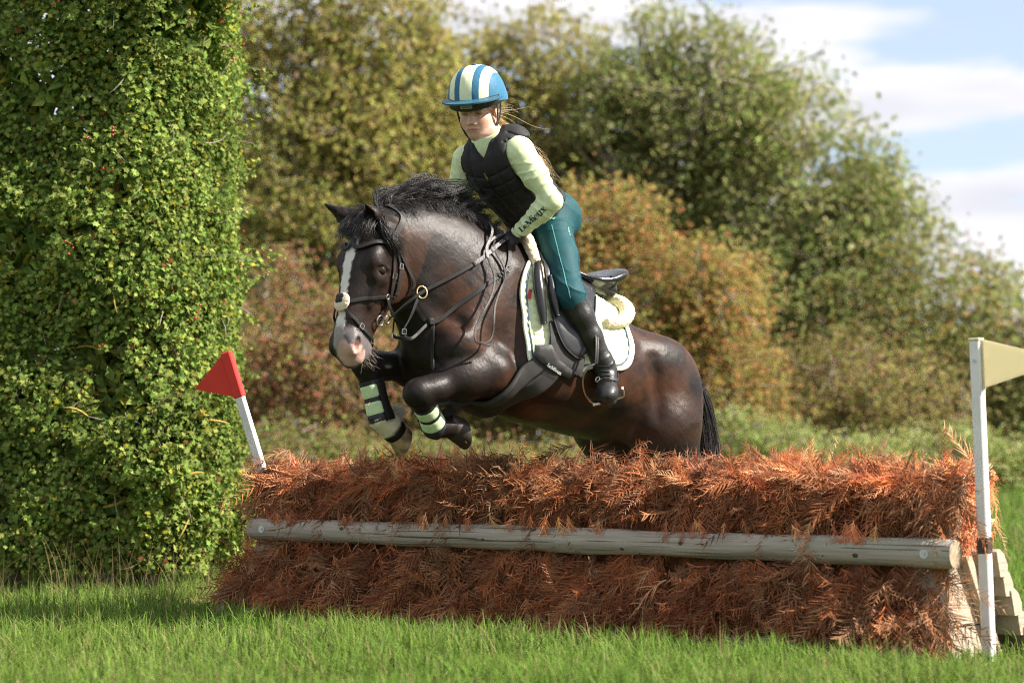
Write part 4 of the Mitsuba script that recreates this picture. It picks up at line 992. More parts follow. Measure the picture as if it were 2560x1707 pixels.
def face(B):
    E = lambda c, r, k, sub=False: B.ell(HP(*c), (r[2], r[0], r[1]), k, RH, sub)      # c, r: forward, side, up
    C = lambda a, b, ra, rb, k, sub=False: B.cone(HP(*a), HP(*b), ra, rb, k, sub=sub)
    E((-.008, 0, .035), (.088, .071, .082), .02)
    E((.025, 0, -.035), (.056, .055, .07), .02)
    for s in (-1, 1):
        C((-.005, .048 * s, -.05), (.05, .012 * s, -.095), .02, .017, .025)
        E((.047, .034 * s, -.040), (.031, .028, .030), .025)
        E((.064, .032 * s, .016), (.016, .024, .012), .02)                # brow
    E((.063, 0, -.097), (.020, .019, .016), .02)                         # chin
    E((.066, 0, -.066), (.019, .03, .026), .035)                           # muzzle of the mouth
    for s in (-1, 1):
        E((.091, .031 * s, -.004), (.016, .019, .0095), .014, True)
        E((.066, .031 * s, -.0045), (.0155, .0165, .0135), .004)          # lidded eye
        E((.092, .0105 * s, -.044), (.0085, .0075, .0065), .006)          # nostril wing
    C((.076, 0, .0), (.095, 0, -.038), .007, .0105, .014)
    E((.0945, 0, -.04), (.010, .0105, .009), .006)
    for s in (-1, 1):
        E((.096, .0065 * s, -.0495), (.005, .0034, .003), .002, True)
    E((.085, 0, -.066), (.0085, .025, .0045), .006)
    E((.083, 0, -.0775), (.009, .021, .0055), .006)
    C((.0945, -.022, -.0715), (.0945, .022, -.0715), .0030, .0030, .002, True)
    for s in (-1, 1):
        E((-.012, .071 * s, -.014), (.02, .0095, .032), .008)
        E((-.006, .081 * s, -.012), (.010, .0045, .017), .004, True)
    C((-.02, 0, -.06), (-.065, 0, -.15), .05, .052, .02)
BOX = ((-.3, -.46, .86), (.68, .52, 2.3))
RB = Field(BOX[0], BOX[1], .0036)
torso(RB, -.012, .03); limbs(RB, -.010, .03); buttocks(RB, -.012)
for (sh, el, wr) in SHO:
    RB.chain([(*wr, .02), (*(wr + unit(wr - el) * .05), .018)], .015)
for hp, kn, an, ft in LEG:
    RB.chain([(*an, .02), (*(an + ft * .10 + np.array([0, 0, -.035])), .010)], .02)
RB.cone(HP(-.02, 0, -.07), TP(.42, -.02, 0), .047, .056, .03)
face(RB)
def skin_colors(v):
    q = (v - HC) @ np.stack([HF0, HS0, HU0]).T
    c = np.tile(np.array([.60, .365, .27]), (len(v), 1))
    n = meshkit.fbm(v * 60, 3, 4)[:, None]
    c = c * (.94 + .12 * n)
    def blob(p, r, col, w=1.0):
        nonlocal c
        d = np.exp(-(((q - np.array(p)) / np.array(r)) ** 2).sum(1) * 1.2)[:, None] * w
        c = c * (1 - d) + np.array(col) * d
    for s in (-1, 1):
        blob((.075, .04 * s, -.035), (.05, .022, .018), (.56, .25, .19), .55)
    blob((.09, 0, -.0668), (.03, .021, .004), (.43, .18, .15), .7)
    blob((.088, 0, -.0775), (.03, .018, .005), (.45, .16, .14), .85)
    blob((.094, 0, -.072), (.014, .0235, .0024), (.05, .012, .012), 1.0)
    for s in (-1, 1):
        blob((.078, .031 * s, -.0085), (.03, .0145, .0032), (.03, .018, .012), 1.0)   # lash line
        blob((.085, .032 * s, .0165), (.03, .017, .0035), (.26, .15, .09), .6)       # brow hair
    return c
mat('skin', VCOL, rough=.42, spec=.45)
person = thing('person', 'young rider in striped helmet, black vest and pale green top leaning forward over the pony', 'person')
_m = RB.mesh(0, 2)
put(person + '__body', pony_to_world(_m), 'skin', smooth=True, color=skin_colors(_m.vertices))
mat('lip_skin', tint((.46, .21, .17), (.52, .25, .20), 80), rough=.45)
mat('lash_hair', (.035, .02, .012), rough=.6)
mat('brow_hair', (.20, .12, .06), rough=.6)
def on_face(rows, off):
    return RB.snap(np.array([HP(*r) for r in rows]), off, 12)
w_ = np.linspace(-1, 1, 17)
for nm, u0, bow, r_ in (('upper', -.0684, .0014, .0022), ('lower', -.0765, -.0014, .0029)):
    pp, nn = on_face([(.105, .0265 * x, u0 + bow * (1 - x * x) * (.7 + .3 * math.cos(x * 9) * (nm == 'upper')) - (.0040 if nm == 'upper' else -.0045) * x * x + .0050 * x * x) for x in w_], -.0009)
    put(person + '__lip', pony_to_world(sweep(pp, circ(1.0, 10, .75), nn, scale=r_ * (1.05 - .85 * np.abs(w_) ** 2.2))), 'lip_skin', smooth=True)
for s in (-1, 1):
    pp, nn = on_face([(.11, s * (.0335 + .0115 * x), -.0085 - .0030 * (1 - x * x) - .0045 * x) for x in w_], -.0004)
    put(person + '__eyelash', pony_to_world(sweep(pp, circ(1.0, 6), nn, scale=.0015 * (1.02 - np.abs(w_) ** 3))), 'lash_hair')
    pp, nn = on_face([(.11, s * (.0335 + .0165 * x), .0150 + .0040 * (1 - x * x)) for x in w_], .0)
    put(person + '__eyebrow', pony_to_world(sweep(pp, rrect(1.0, .35, .15), nn, scale=.0048 * (1.02 - np.abs(w_) ** 3))), 'brow_hair')
# ---- cloth
def cloth_bump(p, n, uv):
    return fbm(p.x * 38, p.y * 38, p.z * 38, 2) * 0.0012
bumped('shirt_cloth', tint((.56, .67, .37), (.62, .72, .43), 30), cloth_bump, rough=.5, spec=.4, sheen=.3)
bumped('vest_cloth', tint((.011, .011, .012), (.022, .021, .022), 180), cloth_bump, rough=.72, spec=.35)
bumped('breeches_cloth', tint((.0065, .052, .063), (.010, .066, .077), 25), cloth_bump, rough=.66, spec=.22, sheen=.1)
mat('teal_trim', (.10, .34, .30), rough=.4)
mat('navy', (.012, .028, .05), rough=.5)
mat('black_leather_matt', (.012, .012, .012), rough=.45)
bumped('boot_leather', tint((.010, .010, .010), (.020, .019, .018), 22), lambda p, n, uv: fbm(p.x * 90, p.y * 90, p.z * 60, 3) * 0.0012, rough=.36, spec=.55)
bumped('glove_cloth', tint((.012, .012, .014), (.02, .02, .022), 100), cloth_bump, rough=.55)
mat('steel', (.62, .61, .59), rough=.16, metallic=1.0)
mat('helmet_black', (.012, .012, .012), rough=.38)
# ---- shirt: sleeves, shoulders and collar
SB = Field((-.05, -.38, 1.5), (.62, .42, 2.12), .0036)
torso(SB, .004, .03, lo=.0)
limbs(SB, .004, .03, legs=False, upto=1.03)
for sh, el, wr in SHO:
    SB.cone(sh, sh + (el - sh) * .45, .058, .049, .02)
SB.cone(TP(.40, -.015, 0), HP(-.028, 0, -.085), .07, .060, .02)
_p = np.stack(np.meshgrid(*SB.ax, indexing='ij'), -1)
near = np.abs(SB.d) < .03
q = _p[near]
for i, (sh, el, wr) in enumerate(SHO):
    for a, b, fr, am in ((sh, el, 30, .0042), (el, wr, 36, .0032)):
        ax = unit(b - a); L = np.linalg.norm(b - a); r = q - a; t = r @ ax; rad = r - t[:, None] * ax
        inside = np.exp(-((np.linalg.norm(rad, axis=1) / .075) ** 4)) * np.clip(t / .03 + .5, 0, 1) * np.clip((L - t) / .03 + .5, 0, 1)
        e1 = unit(np.cross(ax, [0.3, 0.2, 1])); e2 = np.cross(ax, e1); th = np.arctan2(rad @ e2, rad @ e1)
        w = meshkit.fbm(q * 14 + i * 3, 2, 5) * 7
        ph = t * 2 * np.pi * fr * .7 + 2.6 * np.sin(th + i + t * 9) + w * 1.5
        fold = (1 - np.abs(np.sin(ph * .5))) ** 2.2
        SB.d[near] -= 1.6 * am * (fold - .25) * inside * (0.2 + 1.1 * meshkit.noise(q * 16, 8 + i))
ua = np.array([1.0, 0, 0])
for sh, el, wr in SHO:     # cuff
    ax = unit(wr - el); c0 = wr + ax * .005
    sl = ((_p - c0) @ ax)
    m = (np.linalg.norm(_p - wr, axis=-1) < .075)
    SB.d = np.where(m, np.maximum(SB.d, sl), SB.d).astype(np.float32)
_cu = (_p - HP(-.03, 0, -.078)) @ unit(HP(-.02, 0, 0) - HP(-.05, 0, -.11))
SB.d = np.maximum(SB.d, np.where(np.linalg.norm(_p - HP(-.03, 0, -.1), axis=-1) < .12, _cu, -1)).astype(np.float32)
SB.d = np.maximum(SB.d, .05 - (_p - P0) @ TA * np.where(np.abs((_p - P0) @ TS) < .14, 1, 9)).astype(np.float32) if False else SB.d
_m = SB.mesh(0, 2)
put(person + '__shirt', pony_to_world(_m), 'shirt_cloth', smooth=True, label='pale green long sleeved top with dark lettering on the sleeve')
# ---- vest
VB = Field((-.02, -.26, 1.62), (.58, .3, 2.1), .0036)
torso(VB, .019, .03, lo=.0, n=2.6)
VB.loft(P0, np.stack([TA, TF, TS]), [(.02, .10, .0, .09), (.10, .105, .0, .11), (.2, .122, .0, .125), (.30, .128, .0, .125), (.37, .115, .0, .115), (.42, .085, .0, .09)], .03, 2.6)
for s in (-1, 1):
    VB.cone(TP(.385, -.05, .085 * s), TP(.385, .03, .08 * s), .055, .05, .03)
_p = np.stack(np.meshgrid(*VB.ax, indexing='ij'), -1)
a, f, s = (_p - P0) @ TA, (_p - P0) @ TF, (_p - P0) @ TS
front = f > .01
gl = np.full(a.shape, 1.0)
for c0 in (.075, .13, .185, .24, .295, .345):
    gl = np.minimum(gl, np.abs(a - c0 - .012 * np.abs(s) / .1))
for c0 in (.0, .062, -.062, .115, -.115):
    gl = np.minimum(gl, np.where(front, np.abs(s - c0 * (1 - .25 * (.3 - a))), 1))
for c0 in (-.02, .03):
    gl = np.minimum(gl, np.where(np.abs(s) > .1, np.abs(f - c0), 1))
VB.d = VB.d + .0055 * np.exp(-(gl / .0048) ** 2) - .002 * np.clip(gl / .02, 0, 1)
for sh, el, wr in SHO:
    ss = 1 if sh is SHO[0][0] else -1
    hole = np.sqrt((a - .315) ** 2 * .75 + (f + .008) ** 2) - .074
    VB.d = np.where(s * ss > .09, np.maximum(VB.d, -hole), VB.d)
    ax = unit(el - sh); t = np.clip((_p - sh) @ ax, 0, .2); dd = np.linalg.norm(_p - sh - t[..., None] * ax, axis=-1) - .064
    VB.d = -smin(-VB.d, np.where(s * ss > .06, dd, 1), .006)
neck = np.where(f > -.03, np.abs(s) - (.004 + np.clip((a - .405) * .8, -.05, .05)), np.abs(s) - .06)
nk = np.maximum(neck, np.where(f > -.03, .40 - a, .425 - a))
VB.d = np.maximum(VB.d, -nk)
VB.d = np.maximum(VB.d, np.maximum(a - .455, .045 - .02 * np.clip(f / .08, -1, 1) - a)).astype(np.float32)
_m = VB.mesh(0, 2)
vest = put(person + '__body_protector', pony_to_world(_m), 'vest_cloth', smooth=True, label='black quilted body protector vest with front zip')
def on(B, p, off, it=14):
    return B.snap(np.atleast_2d(p), off, it)
zp, zn = on(VB, [TP(x, .15, .0) for x in np.linspace(.05, .385, 30)], .002)
put(vest + '__zip', pony_to_world(sweep(zp, rrect(.011, .005), zn)), 'helmet_black')
mat('brass', (.72, .55, .22), rough=.3, metallic=1.0)
put(vest + '__zip_pull', pony_to_world(sweep(zp[-5:] + zn[-5:] * .004, rrect(.007, .004), zn[-5:])), 'brass')
# ---- breeches
KB = Field((-.2, -.38, 1.24), (.3, .38, 1.84), .0036)
torso(KB, .003, .03, hi=.1); limbs(KB, .001, .03, arms=False); buttocks(KB, .004)
_p = np.stack(np.meshgrid(*KB.ax, indexing='ij'), -1)
near = np.abs(KB.d) < .03; q = _p[near]
for i, (hp, kn, an, ft) in enumerate(LEG):
    ax = unit(kn - hp); r = q - hp; t = r @ ax; rad = r - t[:, None] * ax
    e1 = unit(np.cross(ax, [0, 1.0, 0.2])); e2 = np.cross(ax, e1); th = np.arctan2(rad @ e2, rad @ e1)
    fold = (1 - np.abs(np.sin((t * 62 + 1.2 * np.sin(th * 1.0 + 2) + 4 * meshkit.fbm(q * 9, 2, 3)) * .5 * 1.6))) ** 2.5
    KB.d[near] -= .0045 * fold * np.exp(-((t - .03) / .06) ** 2) + .0022 * fold * np.exp(-((t - .32) / .05) ** 2)
a = (_p - P0) @ TA
KB.d = np.maximum(KB.d, a - .1)
for hp, kn, an, ft in LEG:
    ax = unit(an - kn); t = (_p - kn) @ ax
    side = (_p[..., 1] > -.02) == (kn[1] > 0)
    KB.d = np.where(side & (_p[..., 2] < 1.45), np.maximum(KB.d, t - .07), KB.d).astype(np.float32)
_m = KB.mesh(0, 2)
breeches = put(person + '__breeches', pony_to_world(_m), 'breeches_cloth', smooth=True, label='dark teal riding breeches')
# ---- boots: shaft, foot, sole, laces, strap
for i, (hp, kn, an, ft) in enumerate(LEG):
    LB = Field(np.minimum(kn, an) - (.16, .16, .2), np.maximum(kn, an) + (.22, .22, .08), .0036)
    ax = unit(an - kn); L = np.linalg.norm(an - kn)
    LB.chain([(*(kn + ax * .02), .057), (*(kn + ax * .10), .053), (*(kn + ax * .19), .047), (*(an - ax * .035), .041), (*an, .043)], .02)
    fw = unit(np.array([ft[0], ft[1], ft[2]])); sd = unit(np.cross([0, 0, 1.0], fw)); dn = np.cross(sd, fw) * -1
    dn = -np.cross(fw, sd)
    LB.chain([(*(an - fw * .03 + dn * .02), .038), (*(an + fw * .04 + dn * .036), .040), (*(an + fw * .10 + dn * .052), .036), (*(an + fw * .135 + dn * .055), .029)], .02, 1 - .0 * np.abs(sd))
    LB.ell(an + fw * .11 + dn * .05, (.05, .043, .032), .02, np.stack([fw, sd, dn]))
    _p = np.stack(np.meshgrid(*LB.ax, indexing='ij'), -1)
    sole = (_p - an) @ dn
    tt = (_p - kn) @ ax
    LB.d = np.maximum(LB.d, sole - .072)
    slope = (_p - kn) @ unit(np.array([.5, .2 if kn[1] > 0 else -.2, 0]))
    LB.d = np.maximum(LB.d, .015 - tt + slope * .35)
    q = _p[np.abs(LB.d) < .02]
    LB.d[np.abs(LB.d) < .02] -= .003 * ((1 - np.abs(np.sin(((q - an) @ ax) * 75 + 2 * meshkit.fbm(q * 20, 2, 3)))) ** 2) * np.exp(-(((q - an) @ ax + .01) / .045) ** 2)
    _m = LB.mesh(0, 2)
    bt = put(person + '__boot', pony_to_world(_m), 'boot_leather', smooth=True, label='tall black leather riding boot')
    # sole
    out = [(-.055, -.026), (-.02, -.03), (.06, -.036), (.12, -.036), (.15, -.024), (.158, 0), (.15, .024), (.12, .036), (.06, .036), (-.02, .03), (-.055, .026), (-.064, 0)]
    so = trimesh.creation.extrude_polygon(Polygon(out).buffer(.004, 4), .011)
    M = frame(an + dn * .070 + fw * .002, fw, sd, -dn)
    so.apply_translation([0, 0, -.011])
    put(bt + '__sole', pony_to_world(moved(so, M)), 'black_leather_matt')
    # laces and strap across the instep
    for j in range(5):
        c = an - ax * .035 + fw * .0 + (fw * .012 + dn * .010) * j * 1.15
        pts = [c + fw * .03 + sd * x for x in np.linspace(-.03, .03, 9)]
        pp, nn = LB.snap(np.array(pts) + fw * .02, .002, 12)
        put(bt + '__lace', pony_to_world(sweep(pp, circ(.003, 6), nn)), 'black_leather_matt')
    pts = [an + dn * .022 + fw * .02 + (fw * math.cos(x) * .05 + sd * math.sin(x) * .05) for x in np.linspace(-2.0, 2.0, 22)]
    pp, nn = LB.snap(np.array(pts), .003, 14)
    st = put(bt + '__strap', pony_to_world(sweep(pp, rrect(.014, .004), nn)), 'black_leather_matt')
    k = 8 if i == 0 else 13
    e1 = unit(pp[k + 1] - pp[k - 1]); e2 = np.cross(nn[k], e1); an_ = np.linspace(0, 2 * np.pi, 17)[:-1]
    put(st + '__buckle', pony_to_world(sweep([pp[k] + nn[k] * .004 + e1 * .011 * math.cos(x) + e2 * .011 * math.sin(x) for x in an_], circ(.0018, 6), closed=True)), 'steel')
# ---- gloves: palms, five fingers each closed round the rein
def glove(wr, el, back, thumbside, label):
    """back: direction out of the back of the hand; thumbside: towards the thumb."""
    ax = unit(wr - el); ax = unit(ax * .8 + np.array([.3, 0, -.15])); bk = unit(back - ax * (back @ ax)); th = np.cross(ax, bk); th = th if th @ thumbside > 0 else -th
    G = Field(wr - .085, wr + .15, .0026)
    Q = lambda x, b, t: wr + ax * x + bk * b + th * t
    G.chain([(*Q(-.028, 0, 0), .033), (*Q(.0, 0, 0), .029)], .012)
    for t in (-.022, -.008, .008, .022):
        G.cone(Q(.01, .0, t * .7), Q(.066, .006, t * 1.1), .016, .0125, .012)
    for j, (t, l) in enumerate(((-.027, .85), (-.0095, .97), (.0085, 1.0), (.0265, .93))):
        k0 = Q(.070, .006, t); k1 = Q(.070 + .022 * l, -.010, t); k2 = Q(.070 + .012 * l, -.034 * l, t); k3 = Q(.070 - .010, -.034, t)
        G.chain([(*k0, .0108), (*k1, .0102), (*k2, .0095), (*k3, .0088)], .0025)
    G.chain([(*Q(.018, -.008, .024), .0135), (*Q(.048, -.016, .040), .0118), (*Q(.074, -.022, .034), .0098)], .005)
    G.wobble(.0012, 60, 3)
    k = put(person + '__glove', pony_to_world(G.mesh(0, 2)), 'glove_cloth', smooth=True, label=label)
    pp, nn = G.snap([Q(-.012, 0, 0) + .03 * (bk * math.cos(x) + th * math.sin(x)) for x in np.linspace(0, 2 * np.pi, 25)[:-1]], .0015)
    put(k + '__cuff_strap', pony_to_world(sweep(pp, rrect(.016, .003), nn, closed=True)), 'black_leather_matt')
    return Q
QL = glove(SHO[0][2], SHO[0][1], np.array([.3, .75, .5]), np.array([.4, -.3, .8]), 'black riding glove of the left hand closed round the rein')
QR = glove(SHO[1][2], SHO[1][1], np.array([.3, -.75, .5]), np.array([.4, .3, .8]), 'black riding glove of the right hand behind the mane')
# ---- helmet
HB2 = {}
def helmet_shell(off, u0, n=64, k=26):
    vs, fs = [], []
    for i in range(k + 1):
        ph = math.radians(90) * i / k
        for j in range(n):
            th = 2 * np.pi * j / n
            cz = math.sin(ph); cr = max(math.cos(ph), 0) ** .78
            f = (.138 + off) * cr * math.cos(th) - .008; s = (.117 + off) * cr * math.sin(th); ub = u0 - .034 * (.5 - .5 * math.cos(th)) ** 1.5; u = ub + (.174 + off - ub) * cz
            vs.append((f, s, u))
    for i in range(k):
        for j in range(n):
            a, b, c, d = i * n + j, i * n + (j + 1) % n, (i + 1) * n + (j + 1) % n, (i + 1) * n + j
            fs += [(a, b, c), (a, c, d)]
    return np.array(vs), np.array(fs)
def hloc(q):
    q = np.asarray(q, float)
    return HC + q[:, :1] * HF0 + q[:, 1:2] * HS0 + q[:, 2:] * HU0
v, f = helmet_shell(0, .040)
e = np.clip((.075 - v[:, 2]) / .035, 0, 1); th = np.arctan2(v[:, 1], v[:, 0])
v[:, :2] *= (1 + .02 * e * (.5 + .5 * np.sin(th * 34)) * (np.cos(th) < .3))[:, None]
mid = np.abs(v[:, 1])
stripe = ((mid > .017) & (mid < .045)) | (mid > .078)
helm = put(person + '__helmet', pony_to_world(tm(hloc(v), f)), 'helmet_silk', smooth=True, label='riding helmet with a cream and blue striped cover') if False else None
def silk(q):
    pass
_hw = P2W(HC); _S = HS0 @ PR
def silk_col(p, n, uv):
    s = dr.abs((p.x - float(_hw[0])) * float(_S[0]) + (p.y - float(_hw[1])) * float(_S[1]) + (p.z - float(_hw[2])) * float(_S[2]))
    blue = dr.select(((s > .026) & (s < .052)) | (s > .083), 1.0, 0.0)
    w = fbm(p.x * 40, p.y * 40, p.z * 40, 2) * .12 + .94
    return mix((.62, .68, .46), (.022, .125, .22), blue) * w
bumped('helmet_silk', proc(silk_col), lambda p, n, uv: fbm(p.x * 70, p.y * 70, p.z * 20, 2) * .0016, rough=.6, spec=.3, sheen=.4)
helm = put(person + '__helmet', pony_to_world(tm(hloc(v), f)), 'helmet_silk', smooth=True, label='riding helmet with a cream and blue striped cover')
# lower band of the shell, peak, button, badge, harness
ring = []
for t in np.linspace(0, 2 * np.pi, 73)[:-1]:
    ring.append((.137 * math.cos(t) - .008, .116 * math.sin(t), .0))
ring = np.array(ring)
prof = [(.0015, .048), (.0035, .03), (.001, .004), (-.006, .0), (-.012, .01), (-.010, .045)]
vs = []
for (f_, s_, u_) in ring:
    d = unit(np.array([f_ + .008, s_, 0]))
    back = .5 - .5 * d[0]
    for o_, z_ in prof:
        vs.append(np.array([f_, s_, 0]) + d * (o_ - .006 * back) + np.array([0, 0, z_ * (1 - .55 * back) + .012 + .006 * back - .006 * math.cos(2 * math.atan2(s_, f_))]))
n, k = len(ring), len(prof)
i, j = np.meshgrid(np.arange(n), np.arange(k), indexing='ij'); i2, j2 = (i + 1) % n, (j + 1) % k
fs = np.concatenate([np.stack([i * k + j, i2 * k + j2, i2 * k + j], -1).reshape(-1, 3), np.stack([i * k + j, i * k + j2, i2 * k + j2], -1).reshape(-1, 3)])
put(helm + '__band', pony_to_world(tm(hloc(np.array(vs)), fs)), 'helmet_black', smooth=40)
mat('peak_blue', (.02, .085, .13), rough=.5)
o_, i_ = [], []
for t in np.linspace(-1.15, 1.15, 25):
    ext = .048 * max(math.cos(t * 1.32), 0) ** .6 + .004
    d = np.array([math.cos(t), math.sin(t)])
    b = np.array([.137 * math.cos(t) - .008, .116 * math.sin(t)])
    o_.append((*(b + unit(d) * ext), .053 - .10 * ext * .9 - .018 * (t / 1.15) ** 2 * 0))
    i_.append((*(b - unit(d) * .006), .056))
o_, i_ = np.array(o_), np.array(i_)
vs = np.vstack([o_, i_, o_ - [0, 0, .006], i_ - [0, 0, .008]]); n = 25
fs = []
for q in range(n - 1):
    fs += [(q, q + 1, n + q + 1), (q, n + q + 1, n + q), (2 * n + q, 3 * n + q + 1, 2 * n + q + 1), (2 * n + q, 3 * n + q, 3 * n + q + 1), (q, 2 * n + q + 1, q + 1), (q, 2 * n + q, 2 * n + q + 1)]
put(helm + '__peak', pony_to_world(tm(hloc(vs), fs)), 'peak_blue', smooth=30)
bt_ = trimesh.creation.icosphere(2, .011); bt_.apply_scale([1, 1, .55]); bt_.apply_translation([-.008, 0, .176])
put(helm + '__button', pony_to_world(tm(hloc(bt_.vertices), bt_.faces)), 'peak_blue', smooth=True)
def on_band(s, u, off):      # a point on the front of the band
    t = math.asin(max(-1, min(1, s / .116)))
    return np.array([.137 * math.cos(t) - .008 + off, s, u])
mat('badge_metal', (.35, .34, .30), rough=.35, metallic=.6)
bd = Polygon([(-.026, -.004), (-.024, -.0065), (.024, -.0065), (.026, -.004), (.026, .004), (.024, .0065), (-.024, .0065), (-.026, .004)])
def wrap(mesh, off):
    v = np.array(mesh.vertices); out = []
    for x, y, z in v:
        out.append(on_band(x, .033 - .006 + y, .0042 + off + z))
    return tm(hloc(np.array(out)), np.asarray(mesh.faces)[:, ::-1] if False else mesh.faces)
for _ in range(1):
    bm = trimesh.creation.extrude_polygon(bd, .0012); bm = bm.subdivide_to_size(.008)
    badge = put(helm + '__badge', pony_to_world(wrap(bm, 0)), 'badge_metal')
    tx = meshkit.text_mesh('CHAMPION', .0062, .0006); tx.apply_translation([-tx.bounds[1, 0] / 2, -.0031, .0014])
    put(badge + '__lettering', pony_to_world(wrap(tx, 0)), 'helmet_black')
for s in (-1, 1):
    st = put(helm + '__harness', pony_to_world(sweep(spline([HP(.012, .088 * s, .02), HP(.008, .084 * s, -.03), HP(.012, .071 * s, -.075), HP(.03, .04 * s, -.113), HP(.04, 0, -.124)], 26), rrect(.014, .004), unit(np.array([HS0 * s * (1 - x) - HU0 * x for x in np.linspace(0, 1, 26)])))), 'helmet_black')
    put(helm + '__harness', pony_to_world(sweep(spline([HP(-.055, .078 * s, .02), HP(-.035, .077 * s, -.04), HP(.010, .073 * s, -.076)], 14), rrect(.010, .004), np.tile(HS0 * s, (14, 1)))), 'helmet_black')
put(helm + '__chin_cup', pony_to_world(tube([HP(.02, .052, -.108), HP(.03, .045, -.125), HP(.035, .03, -.13), HP(.045, .01, -.128)], [.006, .009, .009, .006], 8, 12)), 'helmet_black', smooth=True)

# ---- long fair hair: a tail down the back and loose strands in the wind
mat('fair_hair', VCOL, rough=.38, spec=.5)
HC_, HR_, CC_ = [], [], []
root = HP(-.085, .01, -.05)
path = np.array([root, HP(-.135, .025, -.075), TP(.34, -.115, .045), TP(.22, -.122, .065), TP(.13, -.118, .075)])
for _ in range(110):
    o = rng.normal(size=3) * .005; q = path + o + rng.normal(size=(5, 3)) * np.array([.002, .004, .007, .011, .016])[:, None]
    q = q[0] + (q - q[0]) * np.array([1, 1, 1, 1, rng.uniform(.8, 1.1)])[:, None]; HC_.append(spline(q, 12)); HR_.append(rng.uniform(.0006, .0011))
for _ in range(17):
    a = HP(-.08, .03 * rng.normal(), -.035); d = unit(np.array([-.9, .12, .16]) + rng.normal(size=3) * [.1, .25, .3]); L = rng.uniform(.08, .24)
    HC_.append(spline([a, a + d * L * .35 + [0, 0, .012], a + d * L * .7 + [0, 0, .03 * rng.random()], a + d * L + rng.normal(size=3) * .02], 12)); HR_.append(.0006)
hm_ = strands(np.array(HC_), np.array(HR_))
hcol = np.repeat(np.array([.60, .43, .23]) * rng.uniform(.55, 1.3, (len(HC_), 1)), 12 * 3, 0)
put(person + '__hair', pony_to_world(hm_), 'fair_hair', smooth=True, color=hcol, label='long fair ponytail and loose strands blown back')
# strap paths on the pony (its local frame, metres)
TK = {
    'headpiece': [(0.979, 0.136, 1.641), (0.901, 0.096, 1.611), (0.887, 0.114, 1.56), (0.89, 0.122, 1.504)],
    'cheek': [(0.899, 0.124, 1.504), (0.905, 0.128, 1.444), (0.907, 0.128, 1.393), (0.91, 0.122, 1.347), (0.91, 0.113, 1.314), (0.921, 0.098, 1.274), (0.945, 0.097, 1.247)],
    'cheek2': [(0.883, 0.12, 1.504), (0.877, 0.121, 1.456), (0.872, 0.12, 1.432), (0.879, 0.12, 1.369), (0.887, 0.112, 1.323), (0.895, 0.11, 1.31)],
    'throat': [(0.886, 0.12, 1.502), (0.87, 0.116, 1.483), (0.846, 0.108, 1.454), (0.814, 0.098, 1.412), (0.791, 0.096, 1.374), (0.797, 0.092, 1.349)],
    'brow': [(1.044, 0.003, 1.533), (1.055, 0.047, 1.509), (1.049, 0.083, 1.499), (1.026, 0.109, 1.506), (0.997, 0.127, 1.517), (0.95, 0.131, 1.519), (0.897, 0.126, 1.504)],
    'nose1': [(1.11, 0.083, 1.28), (1.099, 0.097, 1.289), (1.07, 0.113, 1.295), (1.024, 0.122, 1.303), (0.977, 0.124, 1.307), (0.929, 0.115, 1.313)],
    'nose2': [(1.109, 0.093, 1.26), (1.096, 0.106, 1.244), (1.078, 0.115, 1.226), (1.047, 0.115, 1.196), (1.014, 0.109, 1.171), (0.979, 0.091, 1.15)],
    'nosec': [(1.118, 0.093, 1.276)],
    'bit': [(0.955, 0.101, 1.222)],
    'martR': [(0.717, 0.099, 1.226), (0.754, 0.087, 1.247), (0.779, 0.082, 1.282)],
    'mart': [(0.32, 0.074, 1.57), (0.361, 0.138, 1.517), (0.375, 0.156, 1.485), (0.408, 0.171, 1.431), (0.472, 0.17, 1.392), (0.541, 0.163, 1.344), (0.626, 0.129, 1.28), (0.689, 0.113, 1.23), (0.717, 0.099, 1.225)],
    'martdown': [(0.71, 0.103, 1.217), (0.719, 0.116, 1.154), (0.719, 0.117, 1.092), (0.731, 0.136, 1.037)],
    'loop': [(0.441, 0.13, 1.577), (0.476, 0.14, 1.528), (0.483, 0.151, 1.503), (0.485, 0.161, 1.482), (0.476, 0.173, 1.444), (0.476, 0.191, 1.409), (0.493, 0.21, 1.364), (0.524, 0.228, 1.314), (0.562, 0.243, 1.27), (0.6, 0.25, 1.214), (0.619, 0.258, 1.179), (0.619, 0.266, 1.146), (0.604, 0.266, 1.139), (0.558, 0.258, 1.145), (0.531, 0.25, 1.166), (0.516, 0.243, 1.217), (0.503, 0.228, 1.264), (0.482, 0.21, 1.304), (0.443, 0.191, 1.364), (0.417, 0.173, 1.399), (0.411, 0.161, 1.437), (0.423, 0.151, 1.479), (0.439, 0.14, 1.528), (0.437, 0.13, 1.561)],
    'fork': [(0.718, 0.1, 1.223), (0.766, 0.105, 1.19), (0.818, 0.11, 1.156), (0.844, 0.115, 1.162), (0.857, 0.12, 1.182), (0.842, 0.115, 1.207), (0.813, 0.11, 1.25), (0.792, 0.11, 1.296), (0.779, 0.11, 1.315)],
    'fork2': [(0.82, 0.08, 1.154), (0.819, 0.04, 1.162), (0.822, 0.0, 1.172), (0.805, -0.028, 1.205), (0.789, -0.044, 1.244), (0.762, -0.06, 1.286)],
    'bit2': [(0.902, 0.075, 1.232)],
    'mring': [(0.768, 0.115, 1.337)],
    'hand': [(0.4, 0.115, 1.563)],
    'belly': [(0.671, 0.05, 1.04), (0.602, 0.025, 0.943), (0.501, 0.0, 0.923), (0.426, 0.0, 0.899), (0.355, 0.0, 0.874)],
}
